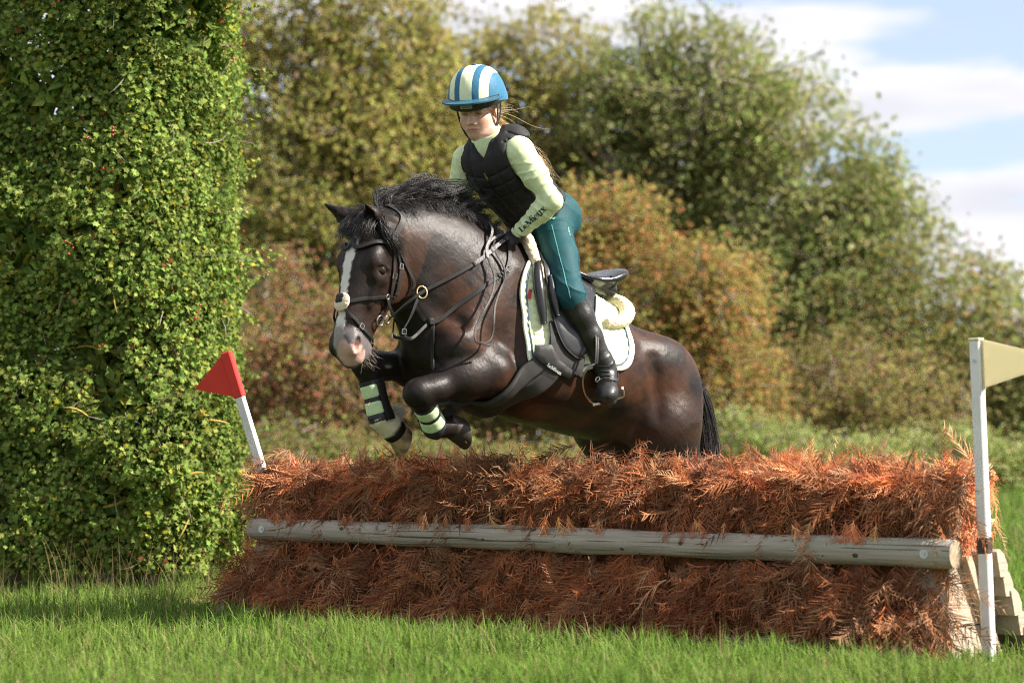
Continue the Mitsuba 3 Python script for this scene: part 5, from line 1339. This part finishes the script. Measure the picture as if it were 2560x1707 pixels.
# ================================================================ tack
TC, TSN = math.cos(math.radians(20)), math.sin(math.radians(20))
def UT(u, th, off=0.0, it=60):
    """a point on the pony's barrel at trunk station u and angle th (degrees from the spine, positive on its left)."""
    u, th = np.broadcast_arrays(np.asarray(u, float), np.radians(np.asarray(th, float)))
    dirv = np.sin(th); r = np.full(u.shape, .50)
    for _ in range(it):
        v, y = r * np.cos(th), r * np.sin(th)
        p = np.stack([u * TC - v * TSN, y, 1.1 + u * TSN + v * TC], -1)
        r = r - np.clip(HB.at(p.reshape(-1, 3)).reshape(u.shape) - off, -.05, .05) * .7
    return p
def drape(poly, step, off, thick, edge=.004):
    """a sheet cut to poly in (u, arc metres = angle * .27), lying off above the pony's skin, thick(u, arc) thick."""
    from scipy.spatial import Delaunay
    P = Polygon(poly); bx = P.bounds
    ring = np.array([P.exterior.interpolate(d).coords[0] for d in np.arange(0, P.length, step)])
    inner = P.buffer(-step * .6)
    g = np.stack(np.meshgrid(np.arange(bx[0], bx[2], step), np.arange(bx[1], bx[3], step), indexing='ij'), -1).reshape(-1, 2)
    import shapely
    g = g[shapely.contains_xy(inner, g[:, 0], g[:, 1])]
    pts = np.vstack([ring, g]); tri = Delaunay(pts).simplices
    cen = pts[tri].mean(1); tri = tri[shapely.contains_xy(P, cen[:, 0], cen[:, 1])]
    a, b, c = (pts[tri[:, i]] for i in range(3))
    cr = (b[:, 0] - a[:, 0]) * (c[:, 1] - a[:, 1]) - (b[:, 1] - a[:, 1]) * (c[:, 0] - a[:, 0])
    tri[cr < 0] = tri[cr < 0][:, ::-1]
    th = np.degrees(pts[:, 1] / .27)
    lo = UT(pts[:, 0], th, off)
    n = HB.grad(lo, .02)
    d = np.minimum(shapely.distance(shapely.points(pts), P.exterior), .03)
    k = np.sqrt(np.clip(d / .010, 0, 1)) if edge else 1
    up = lo + n * (np.asarray(thick(pts[:, 0], pts[:, 1])) * (.35 + .65 * k))[:, None]
    m = len(ring); N = len(pts); i = np.arange(m); j = (i + 1) % m
    fs = [tri + N, tri[:, ::-1], np.stack([i, j, j + N], 1), np.stack([i, j + N, i + N], 1)]
    M = tm(np.vstack([lo, up]), np.vstack(fs))
    nn = (np.cross(M.triangles[:, 1] - M.triangles[:, 0], M.triangles[:, 2] - M.triangles[:, 0])[:len(tri)] * n[tri[:, 0]]).sum()
    if nn < 0: M = tm(M.vertices, M.faces[:, ::-1])
    return M
A27 = lambda th: math.radians(th) * .27
mat('leather', (.012, .0115, .011), rough=.55, spec=.32)
bumped('saddle_leather', tint((.011, .011, .012), (.018, .018, .019), 60), lambda p, n, uv: fbm(p.x * 260, p.y * 260, p.z * 260, 2) * .00015, rough=.27, spec=.6)
bumped('fleece', tint((.52, .43, .29), (.62, .54, .40), 70), lambda p, n, uv: fbm(p.x * 150, p.y * 150, p.z * 150, 3) * .004, rough=.9, sheen=1.0)
mat('pad_cloth', tint((.60, .68, .40), (.66, .72, .46), 40), rough=.6, sheen=.4)
mat('pad_binding', (.70, .73, .56), rough=.55)
mat('pad_piping', (.03, .07, .10), rough=.5)
mat('webbing', tint((.016, .015, .014), (.035, .032, .03), 200), rough=.75)
bumped('girth_cloth', tint((.016, .015, .014), (.032, .03, .027), 160), lambda p, n, uv: (dr.sin(p.x * 700) * dr.sin(p.z * 700 + p.y * 300)) * .0006, rough=.7)
mat('red_tag', (.45, .02, .03), rough=.5)
mat('print_pale', (.42, .44, .42), rough=.5)
# ---- saddle pad
near_ = [(.385, 30), (.410, 45), (.401, 62), (.378, 80), (.36, 94), (.335, 108), (.322, 116), (.31, 119), (.29, 120), (.224, 117.5), (.166, 115), (.11, 110.5), (.05, 102), (-.0, 97.5), (-.052, 95), (-.09, 93), (-.119, 89.5), (-.14, 84), (-.147, 77), (-.146, 68), (-.136, 57), (-.125, 40), (-.12, 20)]
edge_l = [(.345, 8)] + near_
poly = [(u, A27(t)) for u, t in edge_l] + [(u, -A27(t)) for u, t in reversed(edge_l)]
def quilt(u, a):
    g = np.minimum(np.abs(((u * 1.0 + a * .25) / .048 + .3) % 1 - .5), np.abs(((a - .15 * u) / .036) % 1 - .5) * .8)
    return .006 + .0075 * np.clip(g / .28, 0, 1) ** .6
padk = thing('saddle_pad', 'pale green quilted saddle pad with white binding and dark piping under the black saddle', 'saddle pad')
put(padk + '__quilted_cloth', pony_to_world(drape(poly, .0075, .003, quilt)), 'pad_cloth', smooth=True)
for sgn, nm in ((1, 0), (-1, 1)):
    e = spline([UT(u, t * sgn, .0105) for u, t in near_[:-1]], 160); _, n_ = HB.snap(e, .0105, 1)
    put(padk + '__binding', pony_to_world(sweep(e, rrect(.017, .013, .006, 3), n_)), 'pad_binding', smooth=45)
    ins = [(u + (.2 - u) * .075 + (.0), 70 + (t - 70) * .94 if t > 70 else t) for u, t in near_[:-1]]
    e = spline([UT(u, t * sgn, .013) for u, t in ins], 160); _, n_ = HB.snap(e, .013, 1)
    put(padk + '__piping', pony_to_world(sweep(e, rrect(.007, .006), n_)), 'pad_piping', smooth=45)
q = UT([.385, .372], [55, 55], .017); q2 = UT([.385, .372], [64, 64], .017)
tg = tm(np.vstack([q, q2]), [(0, 1, 3), (0, 3, 2)])
n_ = HB.grad(q[:1], .02)[0]
tg = tm(np.vstack([tg.vertices, tg.vertices + n_ * .002]), [(0, 1, 3), (0, 3, 2), (4, 7, 5), (4, 6, 7), (0, 4, 5), (0, 5, 1), (1, 5, 7), (1, 7, 3), (3, 7, 6), (3, 6, 2), (2, 6, 4), (2, 4, 0)])
put(padk + '__maker_tag', pony_to_world(tg), 'red_tag')
# ---- sheepskin half pad
hp_ = thing('half_pad', 'cream sheepskin half pad showing round the saddle cantle and pommel', 'half pad')
def fleece_roll(path, r):
    p = spline([UT(u, t, o) for u, t, o in path], 70)
    m = tube(p, r, 18).subdivide().subdivide()
    v = np.asarray(m.vertices); nn = np.asarray(m.vertex_normals)
    return tm(v + nn * ((meshkit.fbm(v * 90, 3, 2) - .5) * .007)[:, None], m.faces)
put(hp_ + '__rear_roll', pony_to_world(fleece_roll([(.02, 62, .022), (-.05, 55, .026), (-.10, 46, .03), (-.135, 33, .034), (-.142, 15, .036), (-.142, -15, .036), (-.13, -38, .03), (-.05, -56, .026)], [.018, .026, .031, .033, .033, .033, .03, .02])), 'fleece', smooth=True)
put(hp_ + '__front_roll', pony_to_world(fleece_roll([(.33, 44, .02), (.355, 34, .022), (.375, 22, .026), (.375, 6, .032), (.375, -12, .03), (.36, -32, .022), (.33, -44, .02)], [.012, .02, .026, .028, .028, .024, .014])), 'fleece', smooth=True)
# ---- saddle
sad = thing('saddle', 'black leather jumping saddle under the rider', 'saddle')
SF = Field((-.42, -.22, 1.28), (.42, .22, 1.75), .0055)
SR = np.array([[TC, 0, TSN], [-TSN, 0, TC], [0, 1, 0]])
SF.loft((0, 0, 1.1), SR, [(.375, .385, .345, .04), (.34, .405, .34, .075), (.27, .395, .33, .085), (.17, .36, .32, .10), (.08, .352, .315, .125), (.01, .37, .315, .15), (-.05, .405, .335, .155), (-.10, .442, .372, .145), (-.135, .46, .405, .11), (-.155, .465, .445, .05)][::-1], .02, 2.6)
for s in (-1, 1):
    SF.cone(np.array([0, .085 * s, 1.1]) + SR[0] * .03 + SR[1] * .315, np.array([0, .075 * s, 1.1]) + SR[0] * -.085 + SR[1] * .345, .03, .036, .015)
put(sad + '__seat', pony_to_world(SF.mesh(0, 3)), 'saddle_leather', smooth=True)
wl = []
for a in np.linspace(-1.45, 1.45, 40):
    wl.append(np.array([0, 0, 1.1]) + SR[0] * (-.005 - .142 * math.cos(a)) + SR[1] * (.36 + .06 * math.cos(a)) + SR[2] * .153 * math.sin(a))
put(sad + '__cantle_welt', pony_to_world(tube(np.array(wl), .0045, 8)), 'saddle_leather', smooth=True)
flap = [(.34, 20), (.336, 32), (.330, 45), (.312, 60), (.283, 75), (.25, 88), (.215, 96.5), (.179, 100), (.135, 101), (.115, 98), (.098, 92), (.092, 84), (.092, 72), (.088, 56), (.07, 42), (.04, 30), (.02, 20)]
for sgn in (1, -1):
    fk = put(sad + '__flap', pony_to_world(drape([(u, A27(t) * sgn) for u, t in flap], .010, .030, lambda u, a: .006 + 0 * u)), 'saddle_leather', smooth=40)
    e = spline([UT(u, t * sgn, .0345) for u, t in flap[1:-2]], 90); _, n_ = HB.snap(e, .0345, 1)
    put(fk + '__edge_binding', pony_to_world(sweep(e, rrect(.0055, .008), n_)), 'leather', smooth=45)
    p = spline([UT(u, t * sgn, o) for u, t, o in ((.352, 30, .026), (.366, 42, .032), (.352, 58, .034), (.327, 73, .032), (.305, 85, .028))], 40)
    put(sad + '__knee_roll', pony_to_world(tube(p, [.012, .021, .023, .019, .012], 16)), 'saddle_leather', smooth=True)
    p = spline([UT(u, t * sgn, o) for u, t, o in ((.318, 44, .042), (.30, 60, .046), (.268, 76, .045))], 30)
    put(sad + '__thigh_block', pony_to_world(tube(p, [.007, .014, .016, .008], 14)), 'saddle_leather', smooth=True)
    for u0, u1, t0, t1 in ((.275, .245, 80, 104), (.225, .205, 92, 110)):
        p = UT(np.linspace(u0, u1, 16), np.linspace(t0, t1, 16) * sgn, .026 if u0 > .25 else .024); _, n_ = HB.snap(p, .02, 1)
        put(sad + '__girth_strap', pony_to_world(sweep(p, rrect(.024, .005), n_)), 'leather')
# ---- girth
girth = thing('girth', 'black padded girth round the belly of the pony below the saddle', 'girth')
gc = [(.225, 106), (.262, 124), (.305, 140), (.335, 158), (.342, 180), (.335, 202), (.305, 220), (.262, 236), (.225, 254)]
gu = spline([(u, t / 100) for u, t in gc], 120)
for du in (-.036, .036):
    w = np.clip(np.minimum(gu[:, 1] - 1.06, 2.54 - gu[:, 1]) / .2, .0, 1) * .25 + .75
    p = UT(gu[:, 0] + du * w, gu[:, 1] * 100, .014); _, n_ = HB.snap(p, .014, 1)
    put(girth + '__padded_band', pony_to_world(sweep(p, rrect(.070, .024, .011, 4), n_)), 'girth_cloth', smooth=45)
lab = [(.33, 113), (.318, 116.5), (.25, 119), (.175, 119), (.168, 113), (.24, 109)]
put(girth + '__buckle_guard', pony_to_world(drape([(u, A27(t)) for u, t in [(.325, 106), (.318, 114), (.24, 117.5), (.135, 116.5), (.128, 111), (.21, 108.5), (.26, 100)]], .010, .029, lambda u, a: .008 + 0 * u)), 'leather', smooth=40)
put(girth + '__end_panel', pony_to_world(drape([(u, A27(t)) for u, t in [(.27, 88), (.262, 112), (.085, 112), (.10, 98), (.18, 90)]], .010, .022, lambda u, a: .005 + 0 * u)), 'webbing', smooth=40)
# ---- lettering with serifs, built stroke by stroke
def serif_word(word, h):
    th, tn = h * .17, h * .075
    def bar(x, y0, y1, w): return box(x - w / 2, y0, x + w / 2, y1)
    def ser(x, y, w): return box(x - w / 2, y - tn / 2, x + w / 2, y + tn / 2)
    X = h * .66; x = 0; out = []
    def diag(a, b, w): return LineString([a, b]).buffer(w / 2, cap_style=2)
    for ch in word:
        if ch == 'L':
            out += [bar(x + .16 * h, 0, h, th), ser(x + .16 * h, h, h * .34), ser(x + .3 * h, tn / 2, h * .62), diag((x + .58 * h, 0), (x + .62 * h, h * .28), tn)]; x += h * .70
        elif ch == 'M':
            out += [bar(x + .14 * h, 0, h, tn), bar(x + .95 * h, 0, h, th), diag((x + .14 * h, h), (x + .52 * h, .05 * h), th), diag((x + .52 * h, .05 * h), (x + .95 * h, h), tn), ser(x + .14 * h, tn / 2, h * .3), ser(x + .95 * h, tn / 2, h * .36), ser(x + .08 * h, h, h * .22), ser(x + 1.0 * h, h, h * .24)]; x += h * 1.2
        elif ch == 'e':
            c = Point(x + .30 * h, X / 2).buffer(X / 2, 24); hole = Point(x + .31 * h, X / 2).buffer(X / 2 - tn, 24)
            hole = hole.intersection(box(x + .3 * h - X / 2 + th, 0, x + h, X)); g = c.difference(hole).difference(box(x + .34 * h, X * .28, x + h, X * .5)); out += [g, box(x + .1 * h, X * .5, x + .3 * h + X / 2 - tn * .4, X * .5 + tn)]; x += h * .66
        elif ch == 'i':
            out += [bar(x + .15 * h, 0, X, th), ser(x + .15 * h, tn / 2, h * .34), ser(x + .09 * h, X, h * .2), Point(x + .15 * h, h * .92).buffer(th * .62)]; x += h * .36
        elif ch == 'u':
            r_ = h * .2
            arc = Point(x + .15 * h + r_ + .01 * h, r_).buffer(r_ + th / 2, 16).difference(Point(x + .15 * h + r_ + .02 * h, r_ + tn * .4).buffer(r_ - th / 2 + tn * .3, 16)).intersection(box(x - h, -h, x + 2 * h, r_))
            out += [bar(x + .15 * h, r_, X, th), bar(x + .57 * h, 0, X, th), arc, ser(x + .09 * h, X, h * .22), ser(x + .51 * h, X, h * .2), ser(x + .63 * h, tn / 2, h * .2)]; x += h * .78
        elif ch == 'x':
            out += [diag((x + .1 * h, X), (x + .52 * h, 0), th), diag((x + .1 * h, 0), (x + .52 * h, X), tn), ser(x + .1 * h, X, h * .28), ser(x + .52 * h, X, h * .24), ser(x + .1 * h, tn / 2, h * .24), ser(x + .52 * h, tn / 2, h * .28)]; x += h * .66
    g = unary_union(out).buffer(h * .008)
    from shapely import affinity
    g = affinity.translate(g, -x / 2, -h / 2)
    return trimesh.util.concatenate([trimesh.creation.extrude_polygon(p, .0008, engine='earcut') for p in getattr(g, 'geoms', [g])])
def letter_on(F, c, e1, e2, h, off=.001, word='LeMieux', fine=.006):
    m = serif_word(word, h).subdivide_to_size(fine); v = np.asarray(m.vertices)
    e1 = unit(e1); e2 = unit(e2 - e1 * (np.asarray(e2) @ e1)); nz = unit(np.cross(e1, e2))
    p = np.asarray(c) + v[:, :1] * e1 + v[:, 1:2] * e2 + nz * .004
    q, n = F.snap(p, off, 16)
    return tm(q + n * v[:, 2:], m.faces)
sh, el, wr = SHO[0]
out_ = np.array([.6, .8, .05]); ax = unit(el - wr); c0 = wr + (el - wr) * .52 + .04 * unit(out_ - ax * (out_ @ ax))
put(person + '__shirt__lettering', pony_to_world(letter_on(SB, c0 + np.array([0, 0, -.004]), ax, np.cross(out_, ax), .029)), 'navy')
mat('print_mint', (.30, .55, .45), rough=.5)
hp, kn, an, ft = LEG[0]
ax = unit(kn - hp); out2 = np.array([.1, .95, .1]); c0 = hp + (kn - hp) * .22 + .085 * unit(out2 - ax * (out2 @ ax)) + np.array([-.02, 0, 0])
put(breeches + '__lettering', pony_to_world(letter_on(KB, c0, -ax, np.cross(out2, -ax), .0085, fine=.004)), 'print_mint')
p = UT([.225], [115.2], .036)[0]; e1 = UT([.18], [116.4], .036)[0] - UT([.27], [114.6], .036)[0]
put(girth + '__lettering', pony_to_world(letter_on(HB, p, e1, np.array([0, .2, 1.0]), .014, off=.0385)), 'print_pale')
# seams on the breeches and the pocket zip
for off_a, nm in ((.035, 'seam'), (-.055, 'seam')):
    pp = []
    for t in np.linspace(-.02, 1.12, 40):
        pp.append(hp + (kn - hp) * t + .09 * unit(np.array([off_a * 14 + .25, .85, 0])) + np.array([.0, 0, 0]))
    pp, nn = KB.snap(np.array(pp), .0008, 18)
    put(breeches + '__seam', pony_to_world(sweep(pp, rrect(.0035, .0018), nn)), 'teal_trim' if off_a > 0 else 'navy')
pp, nn = KB.snap(np.array([TP(.055 + .004 * t, .08 - .11 * t, .13) for t in np.linspace(0, 1, 16)]), .0012, 18)
put(breeches + '__pocket_trim', pony_to_world(sweep(pp, rrect(.009, .002), nn)), 'teal_trim')
# ---- stirrup: leather, iron
for i, (hp, kn, an, ft) in enumerate(LEG):
    sg = 1 if i == 0 else -1
    fw = unit(ft); sd = unit(np.cross([0, 0, 1.0], fw)); dn = -np.cross(fw, sd)
    st = thing('stirrup', 'steel stirrup iron under the black boot on the near side of the pony' if i == 0 else 'steel stirrup iron on the far side of the pony, hidden behind it', 'stirrup')
    tl = math.radians(18) * sg; a1 = sd * math.cos(tl) - dn * math.sin(tl); a2 = -dn * math.cos(tl) - sd * math.sin(tl)
    if sg < 0: a1 = -a1
    c = an + fw * .085 + dn * .088
    Qs = lambda x, y: c + a1 * x + a2 * y
    pa = spline([Qs(.0, .158), Qs(-.03, .150), Qs(-.058, .122), Qs(-.073, .08), Qs(-.074, .04), Qs(-.062, .006), Qs(-.045, -.006)], 40)
    put(st + '__arch', pony_to_world(sweep(pa, rrect(.015, .008, .0035, 3), np.tile(fw, (40, 1)) * 0 + np.cross(np.gradient(pa, axis=0), fw))), 'steel', smooth=45)
    tr = spline([Qs(-.06, -.006), Qs(-.03, -.008), Qs(.03, -.008), Qs(.066, -.006), Qs(.072, .004), Qs(.073, .024)], 40)
    put(st + '__tread', pony_to_world(sweep(tr, rrect(.030, .009, .004, 3), np.tile(a2, (40, 1)) * 1.0 + np.where(np.arange(40)[:, None] > 32, -a1 * 3, 0))), 'steel', smooth=45)
    top = UT([.10], [70 * sg], .045)[0]; eye = Qs(.0, .158)
    le = spline([top, (top + eye) / 2 + np.array([.01, .025 * sg, 0]), eye + np.array([0, .004 * sg, 0])], 30)
    for dx in (-.006, .006):
        put(st + '__leather', pony_to_world(sweep(le + np.array([dx, .003 * sg * (dx > 0), 0]), rrect(.0045, .009), np.tile([1.0, 0, 0], (30, 1)))), 'leather')
# ---- bridle, reins, breastplate
def strap(key, pts, w, th, m='leather', n=None, lift=None, field=None):
    F = HB if field is None else field
    p = spline(pts, n or max(12, len(pts) * 7))
    if lift is not None:
        d = F.at(p); low = d < lift
        if low.any():
            q, _ = F.snap(p[low], lift, 10); p[low] = q
            for _ in range(3): p[1:-1] = (p[:-2] + 2 * p[1:-1] + p[2:]) / 4
    nn = F.grad(p, .014)
    return put(key, pony_to_world(sweep(p, rrect(w, th, min(w, th) * .3, 2), nn)), m, smooth=40)
def ring(key, c, r, wire, nrm, m='steel', ry=None):
    nrm = unit(nrm); a = unit(np.cross(nrm, [0.1, .2, 1])); b = np.cross(nrm, a); t = np.linspace(0, 2 * np.pi, 29)[:-1]
    P = np.asarray(c) + r * (np.cos(t)[:, None] * a + (ry or r) / r * np.sin(t)[:, None] * b)
    return put(key, pony_to_world(sweep(P, circ(wire, 8), np.tile(nrm, (28, 1)), closed=True)), m, smooth=True)
def mirror_head(p):
    q = (np.asarray(p) - HEADO) @ HEADR.T; q[:, 2] *= -1
    return q @ HEADR + HEADO
def buckle(key, p, e1, e2, s=.010):
    return put(key, pony_to_world(sweep([np.asarray(p) + e1 * x + e2 * y for x, y in ((-s, -s), (s, -s), (s, s), (-s, s))], circ(.0018, 6), np.tile(np.cross(e1, e2), (4, 1)), closed=True)), 'steel')
br = thing('bridle', 'black leather bridle with steel bit rings and crossed noseband on the head of the pony', 'bridle')
for mir in (False, True):
    f_ = (lambda p: mirror_head(p)) if mir else (lambda p: np.asarray(p, float))
    hp0 = f_(np.array([HPT(-.045, -.075, .0), HPT(-.035, -.09, .06), (.888, .116, 1.555), (.89, .122, 1.504)]))
    strap(br + '__headpiece', hp0, .026, .006, lift=.006)
    for nm, w in (('cheek', .0135), ('cheek2', .012), ('throat', .0125)):
        k = strap(br + ('__cheekpiece' if nm != 'throat' else '__throat_lash'), f_(TK[nm]), w, .005, lift=.005)
        if nm != 'throat':
            p = f_(TK[nm])[2]; n_ = HB.grad(p[None], .014)[0]; e1 = unit(f_(TK[nm])[3] - p); buckle(k + '__buckle', p + n_ * .006, np.cross(e1, n_), e1)
            for jj in (2, 4):
                p = f_(TK[nm])[min(jj, len(TK[nm]) - 2)]; n_ = HB.grad(p[None], .014)[0]; e1 = unit(f_(TK[nm])[min(jj, len(TK[nm]) - 2) + 1] - p)
                strap(k + '__keeper', [p - np.cross(e1, n_) * w * .62 + n_ * .002, p + n_ * .004, p + np.cross(e1, n_) * w * .62 + n_ * .002], .006, .003, n=8)
    b_ = f_(TK['brow'][1:])
    strap(br + '__browband', np.vstack([[HPT(.100, .077, 0)], b_[1:]]), .018, .008, lift=.008)
    strap(br + '__noseband', np.vstack([[HPT(.345, .088, .004 * (1 - 2 * mir))], f_(TK['nose1'][1:])]), .014, .006, lift=.006)
    lo_ = np.vstack([[HPT(.348, .088, .004 * (1 - 2 * mir))], f_(TK['nose2'])[1:]]); kk = strap(br + '__flash_strap', lo_, .0125, .006, lift=.006)
    n_ = HB.grad(lo_[3:4], .014)[0]; e1 = unit(lo_[4] - lo_[3]); buckle(kk + '__buckle', lo_[3] + n_ * .006, np.cross(e1, n_), e1, .009)
    c_ = f_([TK['bit'][0]])[0]; n_ = HB.grad(c_[None], .02)[0]
    ring(br + '__bit_ring', c_ + n_ * .004, .020, .0032, n_)
    ring(br + '__bit_ring', f_([[.912, .085, 1.228]])[0] + n_ * .004, .015, .003, n_)
    ring(br + '__noseband_ring', f_([TK['nose1'][-1]])[0] + n_ * .004, .010, .002, n_)
    strap(br + '__noseband_strap', f_([TK['nose1'][-1], (.905, .105, 1.262), (.875, .085, 1.245)]), .012, .005, lift=.005)
strap(br + '__headpiece', [HPT(-.045, -.075, -.02), HPT(-.047, -.075, .0), HPT(-.045, -.075, .02)], .026, .006)
strap(br + '__chin_strap', np.vstack([[TK['nose2'][-1]], [HPT(.47, -.112, 0)], mirror_head([TK['nose2'][-1]])]), .0125, .005, lift=.005)
nc = HPT(.345, .082, .004)
fl = trimesh.creation.icosphere(4, 1.0); fv = np.asarray(fl.vertices) * [.037, .014, .037] * (1 + .10 * (meshkit.fbm(np.asarray(fl.vertices) * 7, 3, 4)[:, None] - .5))
put(br + '__nose_fleece', pony_to_world(tm(fv @ HEADR[[0, 1, 2]] + nc + HEADR[0] * .012 + HEADR[2] * .006, fl.faces)), 'fleece', smooth=True)
di = trimesh.creation.icosphere(3, 1.0); dv = np.asarray(di.vertices); dv = dv * [.020, .008, .020] * (1 + .30 * (np.abs(dv[:, :1] * dv[:, 2:]) * 2 - .5))
put(br + '__nose_disc', pony_to_world(tm(dv @ HEADR + nc + HEADR[1] * .012, di.faces)), 'leather', smooth=True)
# ---- reins: left and right, with grips, and the slack loop over the shoulder
rn = thing('reins', 'pair of black leather reins from the bit rings to the gloved hands', 'reins')
mat('rein_grip', proc(lambda p, n, uv: mix((.03, .03, .03), (.16, .15, .15), smoothstep(.45, .6, noise(p.x * 320, p.y * 320, p.z * 320)))), rough=.55)
hand = QL(.062, -.022, .0); bitL = np.array([.905, .087, 1.225]); mr = np.array(TK['mring'][0])
strap(rn + '__rein', [bitL, mr, (mr + hand) / 2, hand], .013, .004, lift=.016, n=40)
pm = [mr + (hand - mr) * t for t in (.50, .75, .985)]
strap(rn + '__grip', pm, .0165, .006, 'rein_grip', n=24, lift=.017)
for t in (.50, .68, .86):
    p = mr + (hand - mr) * t
    q = strap(rn + '__stop', [p, p + unit(hand - mr) * .007], .021, .009, n=4, lift=.018)
bitR = mirror_head([bitL])[0]; handR = QR(.062, -.022, .0)
strap(rn + '__rein', [bitR, bitR * .5 + np.array([.74, -.135, 1.38]) * .5, np.array([.62, -.13, 1.47]), handR], .013, .004, lift=.016, n=40)
lp = np.array(TK['loop'])
strap(rn + '__slack', np.vstack([[QL(.05, -.02, .03)], lp[1:4]]), .012, .004, 'rein_grip', lift=.02)
strap(rn + '__slack', lp[3:16], .0085, .0045, n=90, lift=.012)
strap(rn + '__slack', np.vstack([lp[15:-1], [QL(.075, -.012, .01)]]), .0085, .0045, n=60, lift=.012)
cross = [handR, handR * .45 + np.array([.40, .05, 1.60]) * .55 + np.array([0, 0, .05]), (.427, .11, 1.607), (.441, .125, 1.577), (.476, .14, 1.528)]
strap(rn + '__slack', cross, .012, .004, 'rein_grip', lift=.015)
strap(rn + '__slack_end', [lp[11], lp[11] + [-.03, .004, -.008], lp[11] + [-.066, .004, -.014]], .008, .004)
# ---- running breastplate
bp = thing('breastplate', 'black leather breastplate with martingale straps across the shoulder and chest of the pony', 'breastplate')
strap(bp + '__shoulder_strap', TK['mart'], .0165, .005, lift=.004, n=70)
far_ = [(x, -y, z) for x, y, z in TK['mart']]
strap(bp + '__shoulder_strap', far_, .0165, .005, lift=.004, n=70)
strap(bp + '__chest_strap', [TK['mart'][-1], TK['martR'][1], TK['martR'][2], (.78, .0, 1.28), (.76, -.08, 1.25), far_[-1]], .014, .005, lift=.004)
strap(bp + '__leg_strap', TK['martdown'] + TK['belly'][1:], .016, .005, lift=.003, n=60)
put(bp + '__centre_piece', pony_to_world(bevel_box(.03, .022, .03, .006).apply_translation(np.array(TK['mart'][-1]) + [0.002, .006, 0])), 'leather', smooth=40)
strap(bp + '__wither_strap', [TK['mart'][0], (.33, .0, 1.60), far_[0]], .014, .005, lift=.004)
p = np.array(TK['mart'][3]); n_ = HB.grad(p[None], .014)[0]; e1 = unit(np.array(TK['mart'][4]) - p); buckle(bp + '__buckle', p - e1 * .02 + n_ * .008, np.cross(e1, n_), e1, .012)
for d_ in (.0, .018, .036):
    q = p + e1 * d_; strap(bp + '__keeper', [q - np.cross(e1, n_) * .011 + n_ * .003, q + n_ * .007, q + np.cross(e1, n_) * .011 + n_ * .003], .007, .003, n=8)
strap(bp + '__fork', TK['fork'], .013, .005, n=70)
strap(bp + '__fork', TK['fork2'], .013, .005, n=50)
ring(bp + '__rein_ring', mr, .020, .0036, [.3, .9, .2], 'brass', .024)
ring(bp + '__rein_ring', np.array(TK['fork2'][-1]) + [0, 0, .02], .020, .0036, [.3, .9, .2], 'brass', .024)
for q in (TK['fork'][4], TK['fork2'][2]):
    buckle(bp + '__buckle', np.array(q) + [0, .004, 0], np.array([1.0, 0, 0]), np.array([0, 0, 1.0]), .009)
# ---- boots on the fore legs
mat('boot_shell', tint((.010, .011, .016), (.02, .021, .028), 50), rough=.5)
mat('boot_band', tint((.46, .60, .34), (.52, .65, .38), 40), rough=.5, sheen=.2)
for i, (e_, kn, fe, co) in enumerate(FORELEGS):
    e_, kn, fe, co = map(np.array, (e_, kn, fe, co)); ax = unit(fe - kn); L = np.linalg.norm(fe - kn)
    tb = thing('tendon_boot', 'black leg boot with pale green straps on the near foreleg, folded under the pony' if i == 0 else 'black leg boot with pale green straps on the far foreleg, above the white pastern', 'leg boot', 'leg boots on the forelegs of the pony')
    t0 = .30
    pts = np.array([kn + ax * L * t for t in np.linspace(t0, 1.0, 12)] + [fe + (co - fe) * t for t in (.06, .12)])
    rad = np.array([.049, .0465, .045, .0445, .044, .0438, .044, .0445, .0455, .047, .049, .051, .050, .046])
    put(tb + '__shell', pony_to_world(tube(pts, rad, 26)), 'boot_shell', smooth=45)
    for a, b in ((.38, .60), (.68, .90)):
        pp = np.array([kn + ax * L * t for t in np.linspace(a, b, 8)])
        rr = np.interp(np.linspace(a, b, 8), np.linspace(t0, 1, 12), rad[:12]) + .0028
        rr[0] -= .002; rr[-1] -= .002
        put(tb + '__strap', pony_to_world(tube(pp, rr, 26)), 'boot_band', smooth=45)
    side = unit(np.array([-.4, 1.0, 0]) if i == 1 else np.array([.2, -.9, 0])); side = unit(side - ax * (side @ ax)); b2 = np.cross(ax, side)
    vs = []
    for t in np.linspace(.36, 1.06, 14):
        c = kn + ax * L * t; r_ = np.interp(t, np.linspace(t0, 1, 12), rad[:12]) + .0075
        for a in np.linspace(-.55, .55, 7):
            vs.append(c + (side * math.cos(a) + b2 * math.sin(a)) * (r_ - .003 * abs(a) ** 2))
    fs = [(q * 7 + j, q * 7 + j + 1, (q + 1) * 7 + j + 1) for q in range(13) for j in range(6)] + [(q * 7 + j, (q + 1) * 7 + j + 1, (q + 1) * 7 + j) for q in range(13) for j in range(6)]
    sm = tm(vs, fs); ck = (np.cross(sm.triangles[0][1] - sm.triangles[0][0], sm.triangles[0][2] - sm.triangles[0][0]) @ side) > 0
    inner = np.array(vs) - np.repeat(np.array([side]), len(vs), 0) * .006
    f2 = np.array(fs) if ck else np.array(fs)[:, ::-1]
    put(tb + '__strike_pad', pony_to_world(tm(np.vstack([vs, inner]), np.vstack([f2, f2[:, ::-1] + len(vs)]))), 'leather', smooth=True)
